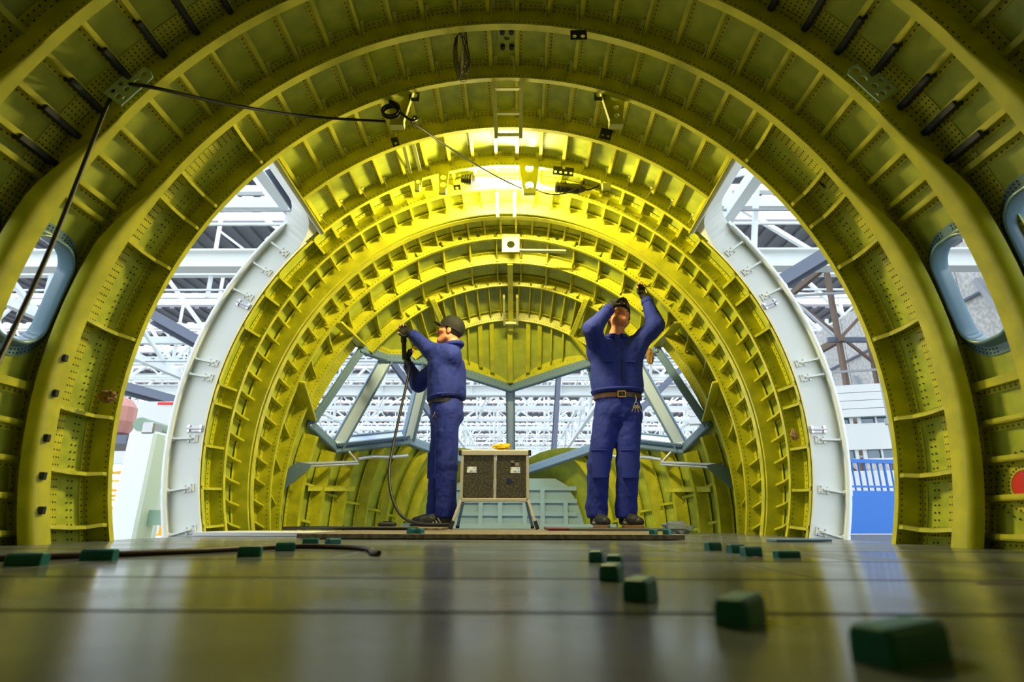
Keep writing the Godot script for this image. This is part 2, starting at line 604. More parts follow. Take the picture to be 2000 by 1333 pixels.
func skin_strip(st: SurfaceTool, d0: float, d1: float, g0: float, g1: float, inset: float) -> void:
	var n := maxi(1, int(ceil(absf(g1 - g0) / 3.0)))
	for i in n:
		var a := lerpf(g0, g1, float(i) / n)
		var b := lerpf(g0, g1, float(i + 1) / n)
		hexa(st, [hull(d0, a), hull(d0, b), hull(d0, a, inset), hull(d0, b, inset), hull(d1, a), hull(d1, b), hull(d1, a, inset), hull(d1, b, inset)])

func clip(parent: Node, d: float, g: float, s: float) -> void:
	var p := hull(d, g, 0.003) + Vector3(0, 0, 0.001)
	var y := hull_normal(d, g)
	var z := Vector3(0, 0, -1)
	var x := y.cross(z)
	part(parent, "clip", clip_mesh, mats.primer_pale, Transform3D(Basis(x * -s, y, z), p + x * -s * 0.024))

# horizontal shelf-like web from one frame to the next, hooked out at its far end
func intercostal(parent: Node, d0: float, d1: float, g: float, s: float, dep: float, mirrored := false) -> void:
	var y := hull_normal((d0 + d1) / 2, g)
	var p0 := hull(d0, g)
	var l := d1 - d0
	var z := Vector3(0, 0, -1)
	var x := z.cross(y).normalized()
	var w := [[0.0, dep], [0.22, dep * 0.80], [0.55, dep * 0.62], [0.78, dep * 0.66], [0.92, dep * 1.0], [1.0, dep]]
	var poly := PackedVector2Array([Vector2(0, 0.001)])
	poly.append(Vector2(l, 0.001))
	for i in w.size():
		var r: Array = w[w.size() - 1 - i]
		poly.append(Vector2(l * r[0], r[1]))
	if mirrored:
		for i in poly.size(): poly[i].x = l - poly[i].x
	var st := begin()
	var t := Transform3D(Basis(z, y, x), p0)
	prism(st, poly, 0.004, t)
	# lip along the inner edge
	for i in w.size() - 1:
		var a := Vector2(l * w[i][0], w[i][1])
		var b := Vector2(l * w[i + 1][0], w[i + 1][1])
		if mirrored:
			a.x = l - a.x; b.x = l - b.x
		quad(st, t * Vector3(a.x, a.y, 0.004), t * Vector3(b.x, b.y, 0.004), t * Vector3(b.x, b.y, -0.016 * s), t * Vector3(a.x, a.y, -0.016 * s))
	box(st, Vector3(0, 0.001, -0.025), Vector3(l, 0.004, 0.0), t)
	part(parent, "intercostal", done(st), mats.primer)
	var n := int(l / 0.02)
	for i in range(1, n):
		rivet(t * Vector3(l * i / n, 0.004, -0.013), y)

# rounded rectangle loop in (forward, along the wall) coordinates
func window_loop(grow: float, n := 40) -> PackedVector2Array:
	var out := PackedVector2Array()
	var hw := 0.128 + grow
	var hh := 0.215 + grow
	var r := minf(0.105 + grow, hw)
	for k in n:
		var an := TAU * k / n + 0.0001
		var c := Vector2(cos(an), sin(an))
		var q := Vector2(signf(c.x) * (hw - r), signf(c.y) * (hh - r))
		# superellipse-like spread so that straight sides get points too
		var m := absf(an - PI / 2) if an < PI else absf(an - 3 * PI / 2)
		out.append(q + c * r if m < 10 else Vector2.ZERO)
	return out

const WINDOW_MID := 79.2
func window_point(dc: float, s: float, q: Vector2, inset: float) -> Vector3:
	# 0.02 rad of angle is about 4.1 cm of wall here
	return hull(dc + q.x, s * (WINDOW_MID - rad_to_deg(q.y / 2.02)), inset)

func window_patch(st: SurfaceTool, d0: float, d1: float, s: float) -> void:
	var dc := (d0 + d1) / 2
	var loop := window_loop(0.0)
	var n := loop.size()
	var hw := (d1 - d0) / 2
	var up := deg_to_rad(WINDOW_MID - 68.0) * 2.02
	var down := deg_to_rad(90.0 - WINDOW_MID) * 2.02
	var rim := PackedVector2Array()
	for q in loop:
		var k := minf(hw / maxf(absf(q.x), 1e-5), (up if q.y > 0 else down) / maxf(absf(q.y), 1e-5))
		rim.append(q * k)
	for i in n:
		var j := (i + 1) % n
		quad(st, window_point(dc, s, loop[i], 0), window_point(dc, s, loop[j], 0), window_point(dc, s, rim[j], 0), window_point(dc, s, rim[i], 0))
		if absf(rim[i].x - rim[j].x) > 0.001 and absf(rim[i].y - rim[j].y) > 0.001:
			var c := Vector2(signf(rim[i].x + rim[j].x) * hw, up if rim[i].y + rim[j].y > 0 else -down)
			tri(st, window_point(dc, s, rim[i], 0), window_point(dc, s, rim[j], 0), window_point(dc, s, c, 0))

func build_cabin_windows() -> void:
	var order := 1
	for i in range(7, 10):
		var dc: float = (FRAMES[i] + FRAMES[i + 1]) / 2
		for s: float in [-1.0, 1.0]:
			var where := "left" if s < 0 else "right"
			var label := "blue-grey oval cabin window frame in the %s wall" % where
			if i == 9: label += " nearest the door opening" 
			elif i == 8: label += ", second from the door opening"
			else: label += ", third from the door opening"
			var w := thing("window_%d" % order, label, "", Vector3.ZERO, "", "structure")
			order += 1
			var st := begin()
			var prof := [[0.062, 0.001], [0.062, 0.006], [0.026, 0.009], [0.020, 0.022], [0.013, 0.046], [0.004, 0.050], [-0.002, 0.044], [-0.004, 0.012], [-0.010, 0.0], [-0.010, -0.02]]
			var loops := []
			for p in prof:
				var row := []
				for q in window_loop(p[0]): row.append(window_point(dc, s, q, p[1]))
				loops.append(row)
			st.set_smooth_group(1)
			for a in loops.size() - 1:
				var n: int = loops[a].size()
				st.set_smooth_group(-1 if a < 2 else 1)
				for k in n:
					quad(st, loops[a][k], loops[a][(k + 1) % n], loops[a + 1][(k + 1) % n], loops[a + 1][k])
			part(w, "window_frame", done(st), mats.window_pan)
			if i >= 7:
				for q in window_loop(0.05, 56) : rivet(window_point(dc, s, q, 0.007), hull_normal(dc, s * WINDOW_MID))
				for q in window_loop(0.036, 52) : rivet(window_point(dc, s, q, 0.008), hull_normal(dc, s * WINDOW_MID))
				flush_rivets(w, mats.dark_fitting)

func build_crown_brackets(wall: Node) -> void:
	var pr: Material = mats.primer
	# two hanging triangular brackets at the door's aft frame
	for s: float in [-1.0, 1.0]:
		var z := Transform3D(Basis(), Vector3(0.015, 0, -2.775))
		var poly := PackedVector2Array([Vector2(0.70 * s, 2.50), Vector2(0.54 * s, 2.56), Vector2(0.60 * s, 2.29), Vector2(0.67 * s, 2.29)])
		var b := plate(wall, "hanger_bracket", poly, [[0.635 * s, 2.475, 0.024], [0.64 * s, 2.405, 0.014], [0.64 * s, 2.345, 0.017]], 0.004, pr, z)
		var st := begin()
		bar(st, Vector3(0.54 * s + 0.015, 2.56, -2.765), Vector3(0.60 * s + 0.015, 2.29, -2.765), 0.004, 0.03, Vector3.BACK)
		part(b, "flange", done(st), mats.primer_pale)
		st = begin()
		box(st, Vector3(minf(0.595 * s, 0.675 * s) + 0.015, 2.275, -2.80), Vector3(maxf(0.595 * s, 0.675 * s) + 0.015, 2.315, -2.755))
		part(b, "foot", done(st), mats.primer_pale)
		var k := plate(wall, "connector_plate", rect(0.60 * s - 0.03, 2.44, 0.60 * s + 0.03, 2.52), [[0.60 * s, 2.48, 0.018]], 0.004, mats.dark_fitting, Transform3D(Basis(), Vector3(-0.055 * s + 0.015, 0.01, -2.768)))
		k.name = "connector_plate"
	# ladder-shaped hanger on the crown centreline
	var rail := begin()
	for x: float in [-0.06, 0.10]:
		bar(rail, Vector3(x, 2.58, -2.80), Vector3(x, 2.46, -3.12), 0.022, 0.012)
		bar(rail, Vector3(x, 2.46, -3.12), Vector3(x, 2.60, -3.16), 0.022, 0.012)
		bar(rail, Vector3(x, 2.60, -2.76), Vector3(x, 2.585, -2.80), 0.03, 0.05)
	var lad := part(wall, "ladder_hanger", done(rail), mats.primer_pale)
	for q in [[2.575, -2.81], [2.52, -2.96], [2.468, -3.10]]:
		bar_part(lad, "rung", Vector3(-0.06, q[0], q[1]), Vector3(0.10, q[0], q[1]), 0.02, 0.012, mats.primer_pale)
	# dark plates with round holes
	for q in [[0.395, 2.492, -2.335, 0.085, 0.06, 2, 0.0], [0.656, 2.505, -3.145, 0.075, 0.08, 2, -0.27], [-0.719, 2.45, -3.145, 0.045, 0.07, 1, 0.3], [0.411, 2.515, -3.575, 0.15, 0.07, 4, -0.12], [-0.36, 2.40, -3.60, 0.05, 0.04, 1, 0.15]]:
		var w: float = q[3]
		var h: float = q[4]
		var holes := []
		for i in q[5]: holes.append([-w / 2 + w * (i + 0.5) / q[5], -h * 0.16, minf(w / q[5], h) * 0.27])
		var poly := rect(-w / 2, -h / 2, w / 2, h / 2)
		if q[5] == 4: poly = PackedVector2Array([Vector2(-w / 2, -h / 2), Vector2(w / 2, -h / 2), Vector2(w / 2, h / 2), Vector2(0.012, h / 2), Vector2(0.012, h / 4), Vector2(-0.012, h / 4), Vector2(-0.012, h / 2), Vector2(-w / 2, h / 2)])
		plate(wall, "connector_plate", poly, holes, 0.003, mats.dark_fitting, Transform3D(Basis(Vector3.BACK, q[6]), Vector3(q[0], q[1], q[2])))
	# tapered brackets hanging from the frame by the work light
	for q in [[-0.461, 0.085, 0.05, 2.60, 2.335, [0.45, 0.68]], [-0.645, 0.075, 0.035, 2.53, 2.36, [0.5]], [0.165, 0.16, 0.085, 2.63, 2.33, [0.25, 0.72]], [0.72, 0.10, 0.06, 2.55, 2.37, [0.7]]]:
		var x: float = q[0]
		var poly := PackedVector2Array([Vector2(-q[1] / 2, 0), Vector2(-q[2] / 2, q[4] - q[3]), Vector2(q[2] / 2, q[4] - q[3]), Vector2(q[1] / 2, 0)])
		var holes := []
		for f: float in q[5]: holes.append([0.0, (q[4] - q[3]) * f, q[2] * 0.30 + 0.006])
		var b := plate(wall, "tapered_bracket", poly, holes, 0.004, pr, Transform3D(Basis(), Vector3(x, q[3], -3.60)))
		var st := begin()
		box(st, Vector3(x - q[2] / 2, q[4], -3.60), Vector3(x + q[2] / 2, q[4] + 0.045, -3.57))
		part(b, "foot", done(st), mats.primer_pale)
	# straps between frames
	for q in [[Vector3(-0.68, 2.48, -3.18), Vector3(-0.70, 2.50, -3.57)], [Vector3(-0.615, 2.49, -3.18), Vector3(-0.63, 2.52, -3.57)], [Vector3(-0.08, 2.53, -3.87), Vector3(-0.08, 2.42, -4.06)], [Vector3(0.055, 2.53, -3.87), Vector3(0.055, 2.42, -4.06)]]:
		bar_part(wall, "strap", q[0], q[1], 0.024, 0.006, mats.primer_pale)
	# service hatch with knobs in the crown skin
	var hatch := plate(wall, "service_hatch", rect(-0.05, -0.09, 0.05, 0.09), [[0.0, 0.0, 0.018]], 0.006, mats.primer_skin, Transform3D(Basis(Vector3.RIGHT, PI / 2), Vector3(0.02, 2.682, -2.53)))
	for q in [[-0.025, 0.05], [0.025, 0.05], [-0.025, -0.055], [0.025, -0.055]]:
		var st := begin()
		tube(st, PackedVector3Array([Vector3(0.02 + q[0], 2.68, -2.53 + q[1]), Vector3(0.02 + q[0], 2.655, -2.53 + q[1])]), 0.014, 10)
		part(hatch, "knob", done(st), mats.dark_fitting)
	# grey perforated plates on the second frame
	for s: float in [-1.0, 1.0]:
		var n := hull_normal(1.95, 53.0 * s)
		var c := Vector3(1.555 * s, 1.81, -1.905) + n * 0.035
		var t := Transform3D(Basis(Vector3(n.y * s, -n.x * s, 0), -n, Vector3(0, 0, 1)), c)
		var poly := PackedVector2Array([Vector2(-0.075, -0.05), Vector2(0.10, -0.05), Vector2(0.115, -0.02), Vector2(0.115, 0.02), Vector2(0.03, 0.02), Vector2(0.03, 0.06), Vector2(-0.075, 0.06)])
		plate(wall, "perforated_plate", poly, [[-0.045, 0.035, 0.012], [0.0, 0.035, 0.012], [-0.05, -0.005, 0.013], [-0.005, -0.005, 0.013], [-0.04, -0.035, 0.009], [0.045, -0.02, 0.017], [0.09, -0.01, 0.017]], 0.004, mats.plate_grey, t)
	# round port low at right; red and blue disc stands for the view outside
	var g0 := 101.0
	var pn := hull_normal(2.15, g0)
	var pt := Transform3D(Basis(Vector3(0, 0, -1), Vector3(pn.y, -pn.x, 0) * -1.0, pn), hull(2.17, g0, 0.004))
	pt.basis = pt.basis.orthonormalized()
	var ringst := begin()
	for k in 28:
		var a0 := TAU * k / 28.0
		var a1 := TAU * (k + 1) / 28.0
		for r in [[0.055, 0.10, 0.005, 0.004], [0.055, 0.055, 0.005, -0.01], [0.10, 0.10, 0.004, -0.002]]:
			quad(ringst, pt * Vector3(cos(a0) * r[0], sin(a0) * r[0], r[2]), pt * Vector3(cos(a1) * r[0], sin(a1) * r[0], r[2]), pt * Vector3(cos(a1) * r[1], sin(a1) * r[1], r[3]), pt * Vector3(cos(a0) * r[1], sin(a0) * r[1], r[3]))
		for rr: float in [0.066, 0.094, 0.125]: rivet(pt * Vector3(cos(a0) * rr, sin(a0) * rr, 0.005), pn)
	var port := part(wall, "port_ring", done(ringst), mats.primer)
	var up := []
	for k in 15: up.append(Vector2(cos(PI * k / 14.0 - PI / 2), sin(PI * k / 14.0 - PI / 2)) * 0.054)
	for s: float in [-1.0, 1.0]:
		var half := PackedVector2Array()
		for v: Vector2 in up: half.append(Vector2(v.x * s, v.y))
		var st := begin()
		prism(st, half, 0.003, pt.translated_local(Vector3(0, 0, 0.0005)))
		part(port, "port_view_disc", done(st), mats.port_red if s > 0 else mats.port_blue)
	flush_rivets(wall, mats.primer_rivet)

# ------------------------------------------------------------------ cockpit

const NOSE_FRAMES := [3.6, 3.85, 4.15, 4.48, 4.75, 5.08, 5.48]
const LOW_FRAMES := [5.0, 5.25, 5.5, 5.75, 6.0, 6.2, 6.4]

func build_cockpit() -> void:
	var wall := thing("wall_cockpit", "bright yellow primed cockpit shell of closely spaced frames and ribs", "", Vector3.ZERO, "", "structure")
	var primer: Material = mats.primer
	for i in NOSE_FRAMES.size() - 3:
		var st := begin()
		skin_patch(st, NOSE_FRAMES[i], NOSE_FRAMES[i + 1], -118, 118)
		part(wall, "skin_panel", done(st), mats.primer_skin)
	var s1 := begin()
	var gt := table(WIN_TOP, 5.0)
	var gl := table(WIN_LOW, 5.0)
	skin_patch(s1, 4.75, 5.0, -gt, gt, 1, 4.09)
	for s: float in [-1.0, 1.0]:
		skin_patch(s1, 4.75, 5.0, gt * s, gl * s)
		skin_patch(s1, 4.75, 5.0, gl * s, 118.0 * s, 1, 3.41)
	part(wall, "skin_panel", done(s1), mats.primer_skin)
	# crown panel above the windshield
	s1 = begin()
	s1.set_smooth_group(1)
	var nd := 14
	var ng := 24
	for i in nd:
		for k in ng:
			var c := []
			for o in [[0, 0], [0, 1], [1, 1], [1, 0]]:
				var d := lerpf(5.0, 6.07, float(i + o[0]) / nd)
				var t := table(WIN_TOP, d)
				c.append(hull(d, lerpf(-t, t, float(k + o[1]) / ng)))
			quad(s1, c[0], c[1], c[2], c[3])
	part(wall, "crown_panel", done(s1), mats.primer_skin)
	# riveted edge strips closing the crown panel on to the windshield beam
	for s: float in [-1.0, 1.0]:
		s1 = begin()
		for e in [[Vector3(-1.368, 1.60, -5.04), Vector3(-1.195, 1.594, -5.315), 5.04, 5.315], [Vector3(-1.195, 1.594, -5.315), Vector3(-0.855, 1.646, -5.615), 5.315, 5.615], [Vector3(-0.855, 1.646, -5.615), Vector3(0, 1.47, -6.07), 5.615, 6.07]]:
			var prev_a := Vector3.ZERO
			var prev_b := Vector3.ZERO
			for k in 13:
				var f := k / 12.0
				var d := lerpf(e[2], e[3], f)
				var t := table(WIN_TOP, d)
				var pa := hull(d, s * (t - 2.5), 0.004)
				var pb: Vector3 = e[0].lerp(e[1], f) - Vector3(0, 0.01, 0)
				pb.x *= -s
				if k > 0:
					quad(s1, prev_a, pa, pb, prev_b)
					for m: float in [0.3, 0.6, 0.9]: rivet(pa.lerp(pb, m) + Vector3(0, -0.002, 0.002), Vector3(0, -0.6, 0.8))
				prev_a = pa
				prev_b = pb
		part(wall, "edge_strip", done(s1), primer)
	# lower cheeks below the windshield
	for s: float in [-1.0, 1.0]:
		s1 = begin()
		s1.set_smooth_group(1)
		for i in 20:
			for k in 14:
				var c := []
				for o in [[0, 0], [0, 1], [1, 1], [1, 0]]:
					var d := lerpf(5.0, 6.975, float(i + o[0]) / 20)
					c.append(hull(d, s * lerpf(table(WIN_LOW, d), 118.0, float(k + o[1]) / 14)))
				quad(s1, c[0], c[1], c[2], c[3])
		part(wall, "cheek_panel", done(s1), mats.primer_skin)
	s1 = begin()
	skin_patch(s1, 6.975, 7.39, -180, 180, 3)
	part(wall, "nose_panel", done(s1), mats.primer_skin)
	# full frames
	var depth := [0.085, 0.095, 0.11, 0.10, 0.10, 0.10, 0.10]
	for i in NOSE_FRAMES.size():
		var d: float = NOSE_FRAMES[i]
		var st := begin()
		var lim := 112.0
		var prof := frame_profile(depth[i], 0.03, 0.045 if i > 0 else 0.015)
		if i == 2: prof = [[0.0, 0.11, 0.0, 0.005], [0.105, 0.11, 0.005, 0.05], [0.06, 0.11, 0.05, 0.055], [0.0, 0.11, -0.045, -0.04], [0.105, 0.11, -0.04, -0.025], [0.002, 0.005, -0.07, -0.045]]
		if d > 5.0:
			lim = table(WIN_TOP, d) - 0.5
		if i == 3:
			# the web of this frame has a row of lightening holes over the crown
			sweep_frame(st, d, -lim, -22.0, [prof[0]])
			sweep_frame(st, d, 22.0, lim, [prof[0]])
			sweep_frame(st, d, -lim, lim, [prof[1], prof[2]])
			var arc := PackedVector2Array()
			for k in 15:
				var pa := hull(d, lerpf(-22, 22, k / 14.0))
				arc.append(Vector2(pa.x, pa.y))
			for k in 15:
				var pb := hull(d, lerpf(22, -22, k / 14.0), depth[i])
				arc.append(Vector2(pb.x, pb.y))
			for gg: float in [-18.5, -13.2, -8.2, -3.4, 3.4, 8.2, 13.2, 18.5]:
				var hc := hull(d, gg, 0.048)
				arc = with_hole(arc, Vector2(hc.x, hc.y), 0.019, 12)
			prism(st, arc, 0.005, Transform3D(Basis(), Vector3(0, 0, -d - 0.005)))
		else:
			sweep_frame(st, d, -lim, lim, prof)
		part(wall, "frame", done(st), primer)
		var g := -lim
		while g < lim:
			rivet(hull(d, g, 0.006) + Vector3(0, 0, 0.03), hull_normal(d, g))
			rivet(hull(d, g, 0.004) - Vector3(0, 0, 0.02), hull_normal(d, g))
			rivet(hull(d, g, depth[i] * 0.8) + Vector3(0, 0, 0.001), Vector3(0, 0, 1))
			g += 0.9
	# vertical frames of the lower cheeks
	for d: float in LOW_FRAMES:
		for s: float in [-1.0, 1.0]:
			var st := begin()
			var t := table(WIN_LOW, d) + 2.0
			sweep_frame(st, d, s * t, s * 114.0, [[0.0, 0.10, 0.0, 0.005], [0.095, 0.10, 0.005, 0.07], [0.0015, 0.0045, -0.05, 0.0]])
			part(wall, "frame", done(st), mats.primer)
			var g := t + 1.0
			while g < 113.0:
				rivet(hull(d, g * s, 0.006) + Vector3(0, 0, 0.03), hull_normal(d, g * s))
				g += 1.1
	# ribs and stringers between the frames
	for i in NOSE_FRAMES.size() - 1:
		var d0: float = NOSE_FRAMES[i] + 0.006
		var d1: float = NOSE_FRAMES[i + 1] - (0.045 if i == 1 else 0.0)
		for s: float in [-1.0, 1.0]:
			for k in 30:
				var g: float = [2.6, 2.3, 2.2, 3.6, 3.6, 3.2][i] + [4.8, 4.25, 4.3, 7.3, 7.3, 3.7][i] * k
				if i == 0 and g > 43.0: continue
				var g1 := g
				if d1 > 5.0:
					g1 = g * 1.05
					if g1 > table(WIN_TOP, d1) - 1.0: continue
				if g > 109.0: continue
				stringer(wall, d0, d1, g * s, g1 * s, primer, rib_mesh if i >= 1 else stringer_mesh, "rib" if i >= 1 else "stringer", true, s > 0)
			if i == 0:
				for g: float in [45.5, 55.8, 60.4, 68.0, 79.9, 83.5, 91.5, 99.2, 106.0]:
					intercostal(wall, d0 - 0.005, d1, g * s, s, 0.09, true)
	# upright ribs of the crown panel
	for x: float in [-0.55, -0.43, -0.31, -0.19, 0.0, 0.19, 0.31, 0.43, 0.55]:
		var st := begin()
		var rows := []
		var w := 0.022 if absf(x) < 0.35 else 0.008
		if x == 0.0: w = 0.026
		for i in 9:
			var d := lerpf(5.486, 6.02 - 0.50 * absf(x), i / 8.0)
			var s := sec(d)
			var g := rad_to_deg(asin(x / s.x))
			var p := hull(d, g)
			var n := hull_normal(d, g)
			n = Vector3(n.x * 0.3, n.y, 0.55).normalized()
			var h := 0.055 if i > 0 else 0.02
			if i > 6: h = 0.045
			rows.append([p + Vector3(-w, 0, 0), p + Vector3(-w, 0, 0) + n * h, p + Vector3(w, 0, 0) + n * h, p + Vector3(w, 0, 0)])
		for i in 8:
			for k in 3:
				quad(st, rows[i][k], rows[i][k + 1], rows[i + 1][k + 1], rows[i + 1][k])
		quad(st, rows[8][0], rows[8][1], rows[8][2], rows[8][3])
		quad(st, rows[0][0], rows[0][1], rows[0][2], rows[0][3])
		part(wall, "crown_rib", done(st), mats.primer)
	for s: float in [-1.0, 1.0]:
		# longerons framing the crown panel and running to the windshield corners
		var path := [hull(5.02, 24.5 * s, 0.085), hull(5.48, 24.0 * s, 0.085), Vector3(0.83 * s, 1.66, -5.60)]
		for i in 2:
			var st := begin()
			chamfer_box(st, Vector3(0.055, (path[i + 1] - path[i]).length() + 0.03, 0.05), 0.006, along(path[i], path[i + 1], hull_normal(5.3, 24 * s), 1, 1, false))
			part(wall, "longeron", done(st), primer)
			for k in 12:
				for o: float in [-0.014, 0.014]:
					rivet(path[i].lerp(path[i + 1], (k + 0.5) / 12.0) + hull_normal(5.3, 24 * s) * 0.026 + Vector3(o, 0, 0), hull_normal(5.3, 24 * s))
		for q in [[hull(4.49, -52.0, 0.10), Vector3(-1.36, 1.63, -5.02)], [hull(4.49, -68.5, 0.10), Vector3(-1.73, 0.93, -4.96)]]:
			var a := Vector3(-q[0].x * s, q[0].y, q[0].z)
			var b := Vector3(-q[1].x * s, q[1].y, q[1].z)
			var st := begin()
			chamfer_box(st, Vector3(0.022, (b - a).length(), 0.09), 0.005, along(a, b, Vector3(-s * 0.8, 0, 0.3), 1, 1, false))
			part(wall, "longeron", done(st), primer)
		# perforated strip beside the side window
		var st2 := begin()
		skin_strip(st2, 4.87, 4.99, 49.0 * s, 69.5 * s, 0.006)
		part(wall, "doubler", done(st2), primer)
		for row: float in [4.885, 4.91, 4.935, 4.96]:
			var g := 49.5
			while g < 69.0:
				rivet(hull(row, g * s, 0.006), hull_normal(row, g * s))
				g += 0.8
		# bent brackets carrying the side console rods
		var m := Transform3D(Basis(Vector3(s, 0, 0), Vector3.UP, Vector3(0, 0, 1)), Vector3.ZERO)
		plate(wall, "console_bracket", PackedVector2Array([Vector2(1.90, 0.30), Vector2(1.885, 0.47), Vector2(1.79, 0.56), Vector2(1.66, 0.54), Vector2(1.68, 0.50)]), [], 0.012, mats.blue_grey, m.translated(Vector3(0, 0, -4.88)))
		var rods := begin()
		tube(rods, PackedVector3Array([Vector3(1.80 * s, 0.54, -4.87), Vector3(1.43 * s, 0.615, -5.45)]), 0.013, 8)
		tube(rods, PackedVector3Array([Vector3(1.78 * s, 0.515, -4.87), Vector3(1.42 * s, 0.595, -5.45)]), 0.009, 8)
		tube(rods, PackedVector3Array([Vector3(1.43 * s, 0.61, -5.45), Vector3(1.53 * s, 0.72, -5.42)]), 0.014, 8)
		tube(rods, curve([Vector3(1.43 * s, 0.64, -5.45), Vector3(1.32 * s, 0.68, -5.62), Vector3(1.2 * s, 0.69, -5.75), Vector3(1.05 * s, 0.72, -5.9)]), 0.018, 8)
		part(wall, "console_rod", done(rods), mats.aluminium)
		# ledge angle across the lower frames
		var ledge := begin()
		bar(ledge, Vector3(1.755 * s, 0.355, -5.12), Vector3(1.475 * s, 0.375, -5.59), 0.006, 0.045)
		bar(ledge, Vector3(1.775 * s, 0.375, -5.12), Vector3(1.495 * s, 0.395, -5.59), 0.05, 0.005)
		part(wall, "ledge", done(ledge), primer)
		# short stringers tying the lower frames together
		for i in LOW_FRAMES.size() - 1:
			for g: float in [83.0, 91.0]:
				stringer(wall, LOW_FRAMES[i] + 0.006, LOW_FRAMES[i + 1], g * s, g * s * 0.99, primer, stringer_mesh, "stringer", true, s > 0)
		for q in [[5.12, 92.0], [5.37, 96.0], [5.62, 90.0], [5.87, 97.0], [4.9, 93.0]]:
			var pp := hull(q[0], q[1] * s, 0.006)
			var nn := hull_normal(q[0], q[1] * s)
			var cc := begin()
			chamfer_box(cc, Vector3(0.03, 0.06, 0.03), 0.004, along(pp, pp + Vector3(0, 0.06, 0), nn, 1, 1, false))
			part(wall, "cable_clamp", done(cc), mats.dark_fitting)
	# double keel beam on the crown centreline with a yellow fork
	var keel := begin()
	for k in 4:
		bar(keel, hull(4.76 + 0.2 * k, 0.0, 0.085) + Vector3(0.01, 0, 0), hull(4.96 + 0.2 * k, 0.0, 0.085) + Vector3(0.01, 0, 0), 0.05, 0.07)
	part(wall, "keel_beam", done(keel), primer)
	var fork := begin()
	for x: float in [-0.055, 0.075]:
		bar(fork, Vector3(x, 2.17, -5.14), Vector3(x, 2.0, -5.46), 0.022, 0.05)
	bar(fork, Vector3(-0.066, 2.0, -5.46), Vector3(0.086, 2.0, -5.46), 0.05, 0.022)
	part(wall, "fork_fitting", done(fork), mats.primer_pale)
	# row of lightening-hole webs and a boxed fitting below the fifth nose frame
	var webhole := plate(wall, "box_fitting", rect(-0.075, -0.12, 0.075, 0.05), [[0.0, -0.05, 0.035]], 0.01, mats.primer_pale, Transform3D(Basis(), Vector3(0.02, 2.43, -4.47)))
	bar_part(webhole, "shelf", Vector3(0.07, 2.34, -4.50), Vector3(0.50, 2.33, -4.50), 0.05, 0.012, mats.primer_pale)
	flush_rivets(wall, mats.primer_rivet)

# ------------------------------------------------------------------ windshield

const CORNERS := {"a_top": Vector3(-1.368, 1.600, -5.04), "ab_top": Vector3(-1.195, 1.594, -5.315), "bc_top": Vector3(-0.855, 1.646, -5.615), "c_top": Vector3(0.0, 1.47, -6.07), "a_out": Vector3(-1.741, 0.891, -4.98), "ab_low": Vector3(-1.614, 0.729, -5.34), "bc_low": Vector3(-1.079, 0.891, -5.985), "c_in": Vector3(-0.825, 0.822, -6.305), "c_low": Vector3(0.0, 0.598, -6.975)}

func flip(v: Vector3, s: float) -> Vector3:
	return Vector3(v.x * -s, v.y, v.z)

func channel(parent: Node, called: String, a: Vector3, b: Vector3, w: float, lip: float, inward: Vector3) -> void:
	var t := along(a, b, inward, 1, 1, false)
	var l := (b - a).length() / 2
	var web := begin()
	box(web, Vector3(-w / 2, -l, -0.006), Vector3(w / 2, l, 0.006), t)
	var o := part(parent, called, done(web), mats.pale_blue_grey)
	for k: float in [-1.0, 1.0]:
		var st := begin()
		box(st, Vector3(k * w / 2 - 0.008, -l, -0.012), Vector3(k * w / 2 + 0.008, l, lip), t)
		part(o, "edge_flange", done(st), mats.blue_grey)

